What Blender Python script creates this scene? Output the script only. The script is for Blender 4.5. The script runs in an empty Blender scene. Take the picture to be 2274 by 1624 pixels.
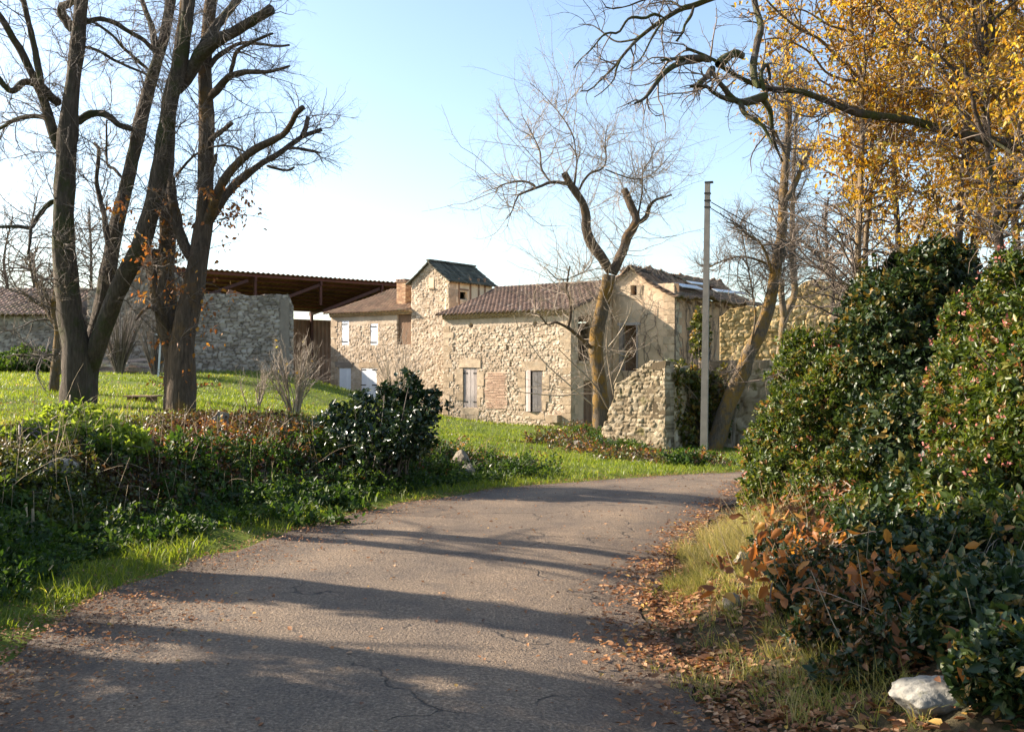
import bpy, bmesh, math, random
import numpy as np
from mathutils import Vector
rng = np.random.default_rng(11)
random.seed(11)
SC = bpy.context.scene
COL = SC.collection
# ------------------------------------------------------------------ camera, sky, sun, exposure
FPX = 983.0
CAMZ = 1.7
cam = bpy.data.objects.new("camera", bpy.data.cameras.new("camera"))
COL.objects.link(cam)
cam.data.sensor_width = 36.0
cam.data.lens = FPX / 1024 * 36
cam.data.clip_end = 3000
cam.data.clip_start = 0.05
cam.location = (0, 0, CAMZ)
cam.rotation_euler = (math.radians(90) + 0.0037, 0, 0)
SC.camera = cam
SUN_EL, SUN_AZ = math.radians(27.0), math.radians(-74.5)      # azimuth clockwise from +Y
sun_dir = Vector((math.sin(SUN_AZ) * math.cos(SUN_EL), math.cos(SUN_AZ) * math.cos(SUN_EL), math.sin(SUN_EL)))
w = bpy.data.worlds.new("World")
SC.world = w
w.use_nodes = True
nt = w.node_tree
sky = nt.nodes.new("ShaderNodeTexSky")
sky.sky_type = 'NISHITA'
sky.sun_disc = False
sky.sun_elevation = SUN_EL
sky.sun_rotation = SUN_AZ % (2 * math.pi)
sky.altitude = 100
sky.air_density = 1.0
sky.dust_density = 1.3
sky.ozone_density = 1.0
bg = nt.nodes["Background"]
nt.links.new(sky.outputs[0], bg.inputs[0])
bg.inputs[1].default_value = 0.105
sun = bpy.data.objects.new("sun", bpy.data.lights.new("sun", 'SUN'))
COL.objects.link(sun)
sun.data.energy = 4.9
sun.data.angle = math.radians(0.55)
sun.data.color = (1.0, 0.88, 0.73)
sun.rotation_euler = sun_dir.to_track_quat('Z', 'Y').to_euler()
sun.location = (-20, 10, 20)
SC.view_settings.view_transform = 'Standard'
SC.view_settings.look = 'None'
SC.view_settings.exposure = 1.55
SC.view_settings.gamma = 1.0
# ------------------------------------------------------------------ helpers: naming
def tag(o, label=None, cat=None, group=None, kind=None):
    if label: o['label'] = label
    if cat: o['category'] = cat
    if group: o['group'] = group
    if kind: o['kind'] = kind
    return o
def empty(name, loc, label, cat, group=None):
    o = bpy.data.objects.new(name, None)
    o.empty_display_size = 0.2
    COL.objects.link(o)
    o.location = loc
    return tag(o, label, cat, group)
# ------------------------------------------------------------------ helpers: numbers
def hsh(a, b=0.0, s=0.0):
    v = np.sin(np.asarray(a) * 127.1 + np.asarray(b) * 311.7 + s * 74.7) * 43758.5453
    return v - np.floor(v)
def sstep(a, b, x):
    t = np.clip((x - a) / (b - a), 0, 1)
    return t * t * (3 - 2 * t)
def vnoise(x, y, s=0.0):
    x = np.asarray(x, float); y = np.asarray(y, float)
    i = np.floor(x); j = np.floor(y)
    f = x - i; g = y - j
    f = f * f * (3 - 2 * f); g = g * g * (3 - 2 * g)
    a = hsh(i, j, s); b = hsh(i + 1, j, s); c = hsh(i, j + 1, s); d = hsh(i + 1, j + 1, s)
    return (a * (1 - f) + b * f) * (1 - g) + (c * (1 - f) + d * f) * g
def fbm(x, y, s=0.0, o=3):
    r = 0; a = 0.5; t = 0
    for k in range(o):
        r = r + a * vnoise(x * 2 ** k, y * 2 ** k, s + k); t += a; a *= 0.5
    return r / t
def nrm(v):
    v = np.asarray(v, float)
    return v / np.maximum(np.linalg.norm(v, axis=-1, keepdims=True), 1e-9)
# photograph measurements (2273 px wide copy) -> world at a chosen distance
def W(u, v, d):
    return np.array([(u - 1136.5) / 2.2197 * d / FPX, d, CAMZ - (v - 820.0) / 2.2197 * d / FPX])
def crop(ox, oy, s):
    return lambda x, y: ((ox + x / s) / 1.802, (oy + y / s) / 1.802)
c1 = crop(0, 0, 1.6243); c2 = crop(0, 900, 1.6243); c3 = crop(1200, 950, 2.03); c4 = crop(1900, 950, 1.804)
c5 = crop(1800, 200, 1.746); c6 = crop(2700, 0, 1.624); c7 = crop(2700, 900, 1.624); c9 = crop(2200, 0, 2.706)
c10 = crop(700, 1000, 2.274)
# ------------------------------------------------------------------ helpers: mesh
class MB:
    def __init__(s):
        s.v = []; s.t = []; s.q = []; s.tr = []; s.n = 0
    def add(s, v, quads=None, tris=None, tint=0.5):
        v = np.asarray(v, float).reshape(-1, 3)
        s.v.append(v)
        s.t.append(np.broadcast_to(np.asarray(tint, float), (len(v),)).copy())
        if quads is not None and len(quads): s.q.append(np.asarray(quads, np.int64).reshape(-1, 4) + s.n)
        if tris is not None and len(tris): s.tr.append(np.asarray(tris, np.int64).reshape(-1, 3) + s.n)
        s.n += len(v)
        return s
    def build(s, name, mat, parent=None, smooth=True):
        v = np.concatenate(s.v) if s.v else np.zeros((0, 3))
        if parent is not None: v = v - np.array(parent.matrix_basis.translation)
        q = np.concatenate(s.q) if s.q else np.zeros((0, 4), np.int64)
        t = np.concatenate(s.tr) if s.tr else np.zeros((0, 3), np.int64)
        me = bpy.data.meshes.new(name)
        me.vertices.add(len(v)); me.vertices.foreach_set("co", v.astype(np.float32).ravel())
        me.loops.add(q.size + t.size)
        me.loops.foreach_set("vertex_index", np.concatenate([q.ravel(), t.ravel()]).astype(np.int32))
        me.polygons.add(len(q) + len(t))
        st = np.concatenate([np.arange(len(q)) * 4, q.size + np.arange(len(t)) * 3]).astype(np.int32)
        me.polygons.foreach_set("loop_start", st)
        me.polygons.foreach_set("use_smooth", np.full(len(st), smooth, bool))
        a = me.attributes.new("tint", 'FLOAT', 'POINT')
        a.data.foreach_set("value", np.concatenate(s.t).astype(np.float32) if s.t else np.zeros(0, np.float32))
        me.update(calc_edges=True)
        me.materials.append(mat)
        o = bpy.data.objects.new(name, me)
        COL.objects.link(o)
        if parent is not None: o.parent = parent
        return o
ZV = np.array([0, 0, 1.0])
BQ = np.array([[0, 1, 2, 3], [7, 6, 5, 4], [0, 4, 5, 1], [1, 5, 6, 2], [2, 6, 7, 3], [3, 7, 4, 0]])
def box(mb, O, t, n, u0, u1, v0, v1, d0, d1, tint=0.5, z=ZV, jit=0.0):
    O = np.asarray(O, float); t = np.asarray(t, float); n = np.asarray(n, float)
    c = np.array([[u0, v0, d1], [u1, v0, d1], [u1, v1, d1], [u0, v1, d1], [u0, v0, d0], [u1, v0, d0], [u1, v1, d0], [u0, v1, d0]], float)
    if jit: c = c + rng.normal(0, jit, c.shape) * np.array([1, 1, 0.4])
    mb.add(O + c[:, :1] * t + c[:, 1:2] * z + c[:, 2:] * n, BQ, tint=tint)
def bar(mb, a, b, w_, h_, tint=0.5, up=ZV):
    a = np.asarray(a, float); b = np.asarray(b, float)
    t = nrm(b - a); L = np.linalg.norm(b - a)
    n = nrm(np.cross(t, up)); z = np.cross(n, t)
    box(mb, a, t, n, 0, L, -h_ / 2, h_ / 2, -w_ / 2, w_ / 2, tint, z)
def sheet(mb, P, mask=None, back=None, tint=0.5, flip=False):
    nu, nv = P.shape[:2]
    if mask is None: mask = np.ones((nu - 1, nv - 1), bool)
    ix = np.arange(nu * nv).reshape(nu, nv)
    Q = np.stack([ix[:-1, :-1], ix[1:, :-1], ix[1:, 1:], ix[:-1, 1:]], -1)[mask]
    if flip: Q = Q[:, ::-1]
    tv = np.broadcast_to(np.asarray(tint, float), (nu, nv)).ravel()
    if back is None:
        mb.add(P.reshape(-1, 3), Q, tint=tv); return
    N = nu * nv
    V = np.concatenate([P.reshape(-1, 3), (P + np.asarray(back)).reshape(-1, 3)])
    m = np.pad(mask, 1)
    S = []
    c = m[1:-1, 1:-1]
    for (dm, a, b) in ((m[:-2, 1:-1], (0, 1), (0, 0)), (m[2:, 1:-1], (1, 0), (1, 1)), (m[1:-1, :-2], (0, 0), (1, 0)), (m[1:-1, 2:], (1, 1), (0, 1))):
        i, j = np.nonzero(c & ~dm)
        A = ix[i + a[0], j + a[1]]; B = ix[i + b[0], j + b[1]]
        S.append(np.stack([B, A, A + N, B + N], -1))
    S = np.concatenate(S)
    if flip: S = S[:, ::-1]
    mb.add(V, np.concatenate([Q, Q[:, ::-1] + N, S]), tint=np.concatenate([tv, tv]))
def cr(pts, n):
    """Catmull-Rom resample to n points (by parameter along chord length)."""
    p = np.asarray(pts, float)
    if len(p) == 2: return p[0] + (p[1] - p[0]) * np.linspace(0, 1, n)[:, None]
    L = np.concatenate([[0], np.cumsum(np.linalg.norm(np.diff(p[:, :3], axis=0), axis=1))])
    s = np.linspace(0, L[-1], n)
    i = np.clip(np.searchsorted(L, s, side='right') - 1, 0, len(p) - 2)
    t = ((s - L[i]) / np.maximum(L[i + 1] - L[i], 1e-6))[:, None]
    p0 = p[np.maximum(i - 1, 0)]; p1 = p[i]; p2 = p[i + 1]; p3 = p[np.minimum(i + 2, len(p) - 1)]
    return 0.5 * (2 * p1 + (p2 - p0) * t + (2 * p0 - 5 * p1 + 4 * p2 - p3) * t ** 2 + (3 * p1 - p0 - 3 * p2 + p3) * t ** 3)
def tubes(mb, P, R, S=3, tint=None, rough=0.0, seed=0.0):
    P = np.asarray(P, float); R = np.asarray(R, float)
    N, K = R.shape
    T = nrm(np.gradient(P, axis=1))
    m = np.abs(nrm(P[:, -1] - P[:, 0]))
    ref = np.eye(3)[np.argmin(m, axis=1)][:, None, :]
    b1 = nrm(np.cross(T, np.broadcast_to(ref, T.shape))); b2 = np.cross(T, b1)
    a = np.arange(S) / S * 2 * np.pi
    rr = R[:, :, None] * np.ones(S)
    if rough:
        kk = np.arange(K)[None, :, None]; nn = np.arange(N)[:, None, None] * 13.7
        rr = rr * (1 + rough * (2 * vnoise(kk * 0.45 + nn, a[None, None, :] * 1.6 + 0 * kk, seed) - 1) + rough * 0.6 * (2 * vnoise(kk * 0.9 + nn, a[None, None, :] * 4 + 0 * kk, seed + 3) - 1))
    V = P[:, :, None, :] + rr[..., None] * (np.cos(a)[:, None] * b1[:, :, None, :] + np.sin(a)[:, None] * b2[:, :, None, :])
    ix = np.arange(N * K * S).reshape(N, K, S)
    nx = np.roll(ix, -1, axis=2)
    Q = np.stack([ix[:, :-1], nx[:, :-1], nx[:, 1:], ix[:, 1:]], -1)
    if tint is None: tint = rng.random(N)
    mb.add(V.reshape(-1, 3), Q.reshape(-1, 4), tint=np.repeat(np.asarray(tint, float), K * S))
def limb(img, d0, d1, r0, r1, n=28, conv=None, rpow=1.0, cut=False, root=True):
    """polyline measured on the photo -> world centreline going from distance d0 to d1, with its radii"""
    k = len(img)
    p = np.array([W(*(conv(*q) if conv else q), d0 + (d1 - d0) * (i / (k - 1))) for i, q in enumerate(img)])
    P = cr(p, n)
    R = r0 + (r1 - r0) * np.linspace(0, 1, n) ** rpow
    if root: R = R.copy(); R[0] *= .3; R[1] *= .8; R[2] *= .95
    if cut:
        P = np.concatenate([P[:-1], P[-1:], P[-1:]]); P[-1] += (P[-2] - P[-3]) * 0.02
        R = np.concatenate([R[:-1], R[-1:] * 1.05, [0.002]])
        P = P[1:]; R = R[1:]
    return P, R
def sprout(P, R, n, t0, t1, l0, l1, a0, a1, rmax, K=6, wob=0.25, up=0.05, rend=0.35, taper=0.5, side=None):
    P = np.asarray(P); R = np.asarray(R)
    N, K0 = R.shape
    L = np.linalg.norm(np.diff(P, axis=1), axis=2).sum(1)
    i = rng.choice(N, n, p=L / L.sum())
    t = t0 + (t1 - t0) * rng.random(n)
    f = t * (K0 - 1); j = np.minimum(f.astype(int), K0 - 2); g = (f - j)[:, None]
    p = P[i, j] * (1 - g) + P[i, j + 1] * g
    rad = R[i, j]
    T = nrm(P[i, j + 1] - P[i, j])
    q = nrm(np.cross(T, rng.normal(size=(n, 3))))
    if side is not None: q = nrm(q + np.asarray(side))
    ang = np.radians(a0 + (a1 - a0) * rng.random(n))[:, None]
    D = nrm(T * np.cos(ang) + q * np.sin(ang))
    ln = (l0 + (l1 - l0) * rng.random(n) ** 1.5) * (1 - taper * t)
    st = (ln / (K - 1))[:, None]
    O = np.zeros((n, K, 3)); O[:, 0] = p
    bend = rng.normal(0, wob * 0.6, (n, 3))
    for k in range(1, K):
        D = nrm(D + bend + rng.normal(0, wob, (n, 3)) + np.array([0, 0, up]))
        O[:, k] = O[:, k - 1] + D * st
    r0 = np.minimum(rad * 0.62, rmax)
    return O, r0[:, None] * np.linspace(1, rend, K)[None, :]
def leaves(mb, pos, ax, L, wr=0.45, tint=None, fold=0.25, nref=None):
    """folded leaf: base, two sides, tip"""
    n = len(pos); ax = nrm(ax)
    r = rng.normal(size=(n, 3)) if nref is None else nref
    s = nrm(np.cross(ax, r)); up = np.cross(s, ax)
    L = np.broadcast_to(np.asarray(L, float), (n,))[:, None]
    w_ = L * wr * 0.5
    e1 = pos + ax * L * .3 + up * w_ * fold; e2 = pos + ax * L * .68 + up * (w_ * fold * .6 - L * .03); a_, b_ = s * w_, s * w_ * .72
    V = np.stack([pos, e1 + a_, e2 + b_, pos + ax * L - up * L * (.06 + .14 * rng.random((n, 1))), e2 - b_, e1 - a_], 1)
    b = np.arange(n)[:, None] * 6
    qd = np.concatenate([b + np.array([0, 1, 2, 3]), b + np.array([0, 3, 4, 5])])
    if tint is None: tint = rng.random(n)
    mb.add(V.reshape(-1, 3), quads=qd, tint=np.repeat(tint, 6))
def rosettes(mb, c, d, k, L, spread=0.9, wr=0.42, tint=None, jit=0.25, lj=0.35):
    """k leaves round the tip of each shoot (c position, d direction)"""
    n = len(c); d = nrm(d)
    C = np.repeat(c, k, 0); D = np.repeat(d, k, 0)
    q = nrm(np.cross(D, rng.normal(size=D.shape)))
    sp = spread * (0.5 + 0.8 * rng.random((n * k, 1)))
    A = nrm(D * (1 - 0.4 * sp) + q * sp)
    Ln = L * (1 - lj + 2 * lj * rng.random(n * k)) * np.repeat(.75 + .5 * rng.random(n), k)
    pos = C - D * (rng.random((n * k, 1)) * L * 1.6) + rng.normal(0, L * jit, (n * k, 3))
    if tint is None: tint = rng.random(n)
    tt = np.clip(np.repeat(tint, k) + rng.normal(0, 0.12, n * k), 0, 1)
    leaves(mb, pos, A, Ln, wr, tt, 0.3, D + rng.normal(0, 0.35, D.shape))
# ------------------------------------------------------------------ helpers: materials
def newmat(name):
    m = bpy.data.materials.new(name); m.use_nodes = True
    n = m.node_tree
    return m, n, n.nodes["Principled BSDF"], n.nodes["Material Output"]
def ramp(n, stops, src, interp='LINEAR'):
    r = n.nodes.new("ShaderNodeValToRGB"); r.color_ramp.interpolation = interp
    e = r.color_ramp.elements
    while len(e) < len(stops): e.new(0.5)
    for k, (p, c) in enumerate(stops):
        e[k].position = p; e[k].color = (*c, 1) if len(c) == 3 else c
    n.links.new(src, r.inputs[0])
    return r.outputs[0]
def noise(n, scale, detail=3, rough=0.55, coord='Object', stretch=None):
    tc = n.nodes.new("ShaderNodeTexCoord"); v = tc.outputs[coord]
    if stretch:
        mp = n.nodes.new("ShaderNodeMapping"); mp.inputs['Scale'].default_value = stretch
        n.links.new(v, mp.inputs[0]); v = mp.outputs[0]
    t = n.nodes.new("ShaderNodeTexNoise"); t.inputs['Scale'].default_value = scale
    t.inputs['Detail'].default_value = detail; t.inputs['Roughness'].default_value = rough
    n.links.new(v, t.inputs['Vector'])
    return t.outputs[0]
def mix(n, f, a, b, mode='MIX'):
    m = n.nodes.new("ShaderNodeMixRGB"); m.blend_type = mode
    for k, x in enumerate((f, a, b)):
        if isinstance(x, (int, float)): m.inputs[k].default_value = x
        elif isinstance(x, tuple): m.inputs[k].default_value = (*x, 1)
        else: n.links.new(x, m.inputs[k])
    return m.outputs[0]
def bump(n, p, h, strength=0.5, dist=0.02):
    b = n.nodes.new("ShaderNodeBump"); b.inputs['Strength'].default_value = strength; b.inputs['Distance'].default_value = dist
    n.links.new(h, b.inputs['Height']); n.links.new(b.outputs[0], p.inputs['Normal'])
def attr(n, nm='tint'):
    a = n.nodes.new("ShaderNodeAttribute"); a.attribute_name = nm
    return a.outputs['Fac']
def surf(name, stops, rough=0.85, var=(6.0, 0.35), patch=None, bmp=None, stretch=None, spec=0.3):
    """tint -> ramp, broken up by noise; optional patch=(scale, lo, hi, colour); bmp=(scale, strength, dist)"""
    m, n, p, o = newmat(name)
    c = ramp(n, stops, attr(n))
    f = ramp(n, [(0.3, (1 - var[1],) * 3), (0.7, (1 + var[1] * 0.6,) * 3)], noise(n, var[0], 4, 0.6, stretch=stretch))
    c = mix(n, 1.0, c, f, 'MULTIPLY')
    if patch:
        for (sc, lo, hi, colr) in patch:
            c = mix(n, ramp(n, [(lo, (0, 0, 0)), (hi, (1, 1, 1))], noise(n, sc, 5, 0.65)), c, colr)
    n.links.new(c, p.inputs['Base Color'])
    p.inputs['Roughness'].default_value = rough
    p.inputs['Specular IOR Level'].default_value = spec
    if bmp: bump(n, p, noise(n, bmp[0], 6, 0.65, stretch=stretch), bmp[1], bmp[2])
    return m
def leafmat(name, stops, rough=0.45, spec=0.5, transl=0.4, tcol=(1.0, 1.0, 0.6), tgain=1.6):
    m, n, p, o = newmat(name)
    c = ramp(n, stops, attr(n))
    n.links.new(c, p.inputs['Base Color'])
    p.inputs['Roughness'].default_value = rough
    p.inputs['Specular IOR Level'].default_value = spec
    t = n.nodes.new("ShaderNodeBsdfTranslucent")
    tc = mix(n, 1.0, c, tuple(tgain * x for x in tcol), 'MULTIPLY')
    n.links.new(tc, t.inputs[0])
    ms = n.nodes.new("ShaderNodeMixShader"); ms.inputs[0].default_value = transl
    n.links.new(p.outputs[0], ms.inputs[1]); n.links.new(t.outputs[0], ms.inputs[2])
    n.links.new(ms.outputs[0], o.inputs[0])
    return m
M = {}
M['rubble'] = surf('rubble_stone', [(0, (.21, .145, .09)), (.14, (.31, .23, .15)), (.35, (.43, .325, .225)), (.7, (.51, .40, .29)), (1, (.61, .505, .39))], .9, (1.3, .25), bmp=(22, .5, .02))
M['grey_rubble'] = surf('grey_rubble_stone', [(0, (.07, .053, .04)), (.2, (.19, .15, .115)), (.5, (.31, .25, .195)), (1, (.46, .39, .315))], .9, (1.2, .3), [(.9, .56, .72, (.17, .15, .12))], bmp=(20, .5, .02))
M['old_rubble'] = surf('old_rubble_stone', [(0, (.11, .08, .045)), (.15, (.21, .155, .092)), (.5, (.335, .26, .165)), (1, (.46, .375, .26))], .92, (2.2, .35), [(3.0, .56, .68, (.14, .12, .045))], bmp=(24, .6, .03))
M['ochre_rubble'] = surf('ochre_rubble_stone', [(0, (.15, .09, .035)), (.2, (.34, .22, .085)), (.6, (.52, .36, .16)), (1, (.62, .46, .25))], .9, (1.6, .3), bmp=(20, .6, .03))
M['plaster'] = surf('old_plaster', [(0, (.40, .27, .16)), (.25, (.56, .39, .25)), (1, (.63, .47, .32))], .9, (1.0, .3), [(1.1, .56, .68, (.46, .38, .28))], bmp=(14, .4, .02))
M['redplaster'] = surf('reddish_plaster', [(0, (.24, .125, .065)), (.3, (.42, .235, .13)), (1, (.54, .33, .19))], .92, (1.1, .35), [(1.6, .6, .72, (.38, .3, .2))], bmp=(14, .5, .02))
M['cream'] = surf('cream_render', [(0, (.62, .48, .30)), (1, (.72, .58, .39))], .9, (3, .12), bmp=(30, .2, .01))
M['ashlar'] = surf('dressed_stone', [(0, (.36, .26, .165)), (1, (.53, .405, .275))], .9, (4, .35), [(2.2, .56, .7, (.36, .30, .22))], bmp=(18, .6, .02))
M['brick'] = surf('thin_brick', [(0, (.54, .41, .29)), (.45, (.54, .40, .28)), (.55, (.46, .29, .20)), (1, (.52, .35, .25))], .9, (9, .3), bmp=(30, .4, .01))
M['chimbrick'] = surf('chimney_brick', [(0, (.36, .2, .12)), (.4, (.44, .26, .15)), (.75, (.56, .38, .22)), (1, (.6, .44, .28))], .9, (7, .3), bmp=(30, .4, .01))
M['tile'] = surf('roof_tile_red', [(0, (.075, .05, .038)), (.4, (.165, .102, .072)), (.75, (.24, .155, .112)), (1, (.38, .30, .235))], .85, (2.5, .4), [(2.2, .6, .7, (.26, .24, .2))], bmp=(30, .3, .01))
M['tile_brown'] = surf('roof_tile_brown', [(0, (.11, .07, .045)), (.4, (.21, .13, .08)), (.8, (.29, .18, .11)), (1, (.36, .25, .17))], .88, (2.5, .4), [(1.5, .55, .68, (.17, .15, .09))], bmp=(30, .3, .01))
M['tile_dark'] = surf('roof_tile_lichen', [(0, (.05, .05, .036)), (.6, (.10, .098, .07)), (1, (.17, .16, .12))], .85, (3, .4), bmp=(30, .3, .01))
M['tile_pale'] = surf('roof_tile_pale', [(0, (.22, .13, .09)), (.5, (.36, .23, .16)), (1, (.5, .36, .27))], .85, (2, .4), [(1.2, .5, .66, (.2, .15, .08))])
M['genoise'] = surf('cornice_tile', [(0, (.42, .30, .17)), (1, (.56, .42, .26))], .9, (6, .3))
M['wood_grey'] = surf('weathered_wood', [(0, (.30, .25, .225)), (1, (.52, .45, .41))], .85, (5, .4), stretch=(9, 9, 1), bmp=(14, .5, .01))
M['wood_brown'] = surf('brown_wood', [(0, (.19, .11, .065)), (1, (.32, .2, .12))], .85, (5, .35), stretch=(9, 9, 1), bmp=(14, .5, .01))
M['white_paint'] = surf('white_paint', [(0, (.74, .76, .8)), (1, (.82, .83, .85))], .5, (4, .06), spec=.4)
M['iron'] = surf('black_iron', [(0, (.02, .02, .022)), (1, (.04, .035, .03))], .6)
M['steel'] = surf('rusty_steel', [(0, (.045, .018, .013)), (1, (.14, .045, .03))], .7, (3, .3))
M['sheet'] = surf('corrugated_sheet', [(0, (.16, .085, .05)), (1, (.25, .14, .09))], .65, (1.2, .3))
M['zinc'] = surf('pale_metal_sheet', [(0, (.5, .5, .5)), (1, (.62, .62, .62))], .35, (2, .2))
M['concrete'] = surf('pole_concrete', [(0, (.21, .185, .155)), (1, (.29, .26, .22))], .8, (4, .2), bmp=(30, .3, .01))
M['rock'] = surf('limestone', [(0, (.24, .20, .145)), (1, (.40, .34, .26))], .9, (5, .4), [(4, .5, .62, (.11, .10, .05))], bmp=(12, .8, .03))
M['rock_white'] = surf('white_limestone', [(0, (.20, .185, .15)), (1, (.30, .28, .235))], .9, (9, .5), [(7, .54, .66, (.13, .125, .07))], bmp=(16, .8, .02))
def bark(name, base, moss, lo, hi, moss2=None):
    m, n, p, o = newmat(name)
    f = noise(n, 7, 6, .7, stretch=(3.5, 3.5, .55))
    c = ramp(n, [(.3, tuple(x * .45 for x in base)), (.52, base), (.72, tuple(min(1, x * 1.7) for x in base))], f)
    c = mix(n, ramp(n, [(lo, (0, 0, 0)), (hi, (1, 1, 1))], noise(n, 1.6, 5, .7)), c, moss)
    if moss2: c = mix(n, ramp(n, [(.56, (0, 0, 0)), (.66, (1, 1, 1))], noise(n, 4.3, 5, .7)), c, moss2)
    n.links.new(c, p.inputs['Base Color']); p.inputs['Roughness'].default_value = .92
    p.inputs['Specular IOR Level'].default_value = .25
    bump(n, p, f, .9, .05)
    return m
M['bark'] = bark('lime_bark', (.085, .066, .05), (.055, .06, .022), .5, .62)
M['bark_ochre'] = bark('lichen_bark', (.115, .088, .06), (.21, .12, .028), .46, .58)
M['bark_brown'] = bark('brown_bark', (.095, .068, .047), (.16, .09, .03), .52, .64)
M['bark_pale'] = bark('pale_bark', (.2, .155, .11), (.23, .15, .05), .45, .6)
M['bark_moss'] = bark('mossy_bark', (.09, .07, .052), (.07, .075, .02), .42, .55, (.2, .18, .14))
M['twig'] = surf('twig', [(0, (.08, .062, .05)), (1, (.24, .185, .14))], .7, (3, .2), spec=.4)
M['twig_pale'] = surf('pale_twig', [(0, (.18, .135, .095)), (1, (.42, .33, .24))], .6, (3, .2), spec=.4)
M['stem_dry'] = surf('dry_stem', [(0, (.22, .15, .09)), (1, (.46, .36, .22))], .8, (3, .2))
M['yellow'] = leafmat('autumn_leaf_yellow', [(0, (.17, .08, .018)), (.25, (.34, .175, .022)), (.6, (.52, .32, .035)), (.9, (.52, .39, .06)), (1, (.3, .32, .06))], .5, .4, .5, (1, .9, .45), 1.45)
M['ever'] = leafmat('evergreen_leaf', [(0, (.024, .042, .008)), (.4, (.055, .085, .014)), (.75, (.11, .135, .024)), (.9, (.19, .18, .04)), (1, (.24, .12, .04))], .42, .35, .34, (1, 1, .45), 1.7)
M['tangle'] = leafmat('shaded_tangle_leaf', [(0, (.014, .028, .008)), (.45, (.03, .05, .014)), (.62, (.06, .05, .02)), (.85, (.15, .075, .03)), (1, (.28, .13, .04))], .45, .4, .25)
M['wall_ivy'] = leafmat('yellowing_ivy', [(0, (.04, .055, .012)), (.5, (.09, .10, .02)), (.8, (.19, .16, .03)), (1, (.26, .14, .04))], .45, .4, .3)
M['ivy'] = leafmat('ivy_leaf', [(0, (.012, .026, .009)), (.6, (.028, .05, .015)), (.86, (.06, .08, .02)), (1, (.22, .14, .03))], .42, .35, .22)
M['camellia'] = leafmat('glossy_dark_leaf', [(0, (.010, .024, .008)), (.7, (.022, .045, .013)), (1, (.06, .08, .022))], .3, .55, .16)
M['bud'] = leafmat('pink_bud', [(0, (.25, .05, .04)), (1, (.5, .2, .15))], .5, .4, .1)
M['nettle'] = leafmat('nettle_leaf', [(0, (.020, .044, .008)), (.6, (.042, .08, .012)), (1, (.10, .14, .022))], .55, .35, .4, (1, 1, .5), 1.8)
M['elder'] = leafmat('pale_green_leaf', [(0, (.10, .15, .022)), (1, (.22, .26, .05))], .5, .35, .5, (1, 1, .4), 1.9)
M['bramble'] = leafmat('bramble_leaf', [(0, (.05, .075, .012)), (.22, (.10, .115, .02)), (.36, (.06, .055, .018)), (.6, (.075, .045, .022)), (.85, (.12, .055, .026)), (.94, (.24, .07, .03)), (1, (.4, .2, .04))], .4, .5, .35, (1, .9, .5), 1.6)
M['dryleaf'] = leafmat('dry_fallen_leaf', [(0, (.11, .055, .03)), (.35, (.25, .11, .045)), (.7, (.38, .185, .075)), (.93, (.5, .31, .17)), (1, (.5, .3, .05))], .6, .3, .2, (1, .8, .6), 1.2)
M['orange'] = leafmat('orange_oak_leaf', [(0, (.2, .08, .03)), (.5, (.38, .15, .04)), (1, (.5, .27, .05))], .5, .35, .4, (1, .8, .5), 1.4)
M['grass'] = leafmat('grass_blade', [(0, (.075, .11, .014)), (.5, (.145, .185, .024)), (.85, (.21, .225, .035)), (1, (.38, .32, .12))], .45, .4, .5, (1, 1, .4), 1.7)
M['strawgrass'] = leafmat('straw_grass', [(0, (.14, .17, .03)), (.4, (.27, .26, .07)), (1, (.46, .37, .19))], .55, .35, .45, (1, .95, .6), 1.4)
M['brownleaf'] = leafmat('withered_leaf', [(0, (.14, .06, .025)), (.6, (.25, .11, .04)), (1, (.4, .2, .06))], .55, .35, .35, (1, .8, .5), 1.3)
# terrain + road materials
m, n, p, o = newmat('grassy_soil'); M['terrain'] = m
c = ramp(n, [(.3, (.075, .10, .014)), (.55, (.12, .155, .018)), (.75, (.155, .18, .03))], noise(n, 2.2, 5, .7))
c = mix(n, ramp(n, [(.56, (0, 0, 0)), (.70, (1, 1, 1))], noise(n, 1.1, 5, .7)), c, (.085, .06, .035))
tt = attr(n)
c = mix(n, tt, c, mix(n, ramp(n, [(.35, (0, 0, 0)), (.65, (1, 1, 1))], noise(n, 9, 4, .7)), (.035, .026, .017), (.10, .07, .045)))
n.links.new(c, p.inputs['Base Color']); p.inputs['Roughness'].default_value = .95; p.inputs['Specular IOR Level'].default_value = .15
bump(n, p, noise(n, 14, 6, .7), .8, .06)
m, n, p, o = newmat('worn_asphalt'); M['asphalt'] = m
sp = noise(n, 52, 3, .7)
c = ramp(n, [(.26, (.046, .035, .026)), (.43, (.145, .107, .074)), (.56, (.225, .168, .116)), (.72, (.41, .318, .222))], sp)
c = mix(n, 1.0, c, ramp(n, [(.3, (.72, .72, .74)), (.7, (1.22, 1.18, 1.1))], noise(n, .9, 5, .65)), 'MULTIPLY')
c = mix(n, ramp(n, [(.52, (0, 0, 0)), (.66, (.55, .55, .55))], noise(n, 2.4, 5, .7)), c, (.095, .074, .058))
vo = n.nodes.new("ShaderNodeTexVoronoi"); vo.feature = 'DISTANCE_TO_EDGE'; vo.inputs['Scale'].default_value = .62
tc = n.nodes.new("ShaderNodeTexCoord")
wn = n.nodes.new("ShaderNodeTexNoise"); wn.inputs['Scale'].default_value = 3.0; wn.inputs['Detail'].default_value = 6
n.links.new(tc.outputs['Object'], wn.inputs['Vector'])
va = n.nodes.new("ShaderNodeMixRGB"); va.blend_type = 'ADD'; va.inputs[0].default_value = .42
n.links.new(tc.outputs['Object'], va.inputs[1]); n.links.new(wn.outputs['Color'], va.inputs[2]); n.links.new(va.outputs[0], vo.inputs['Vector'])
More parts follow.
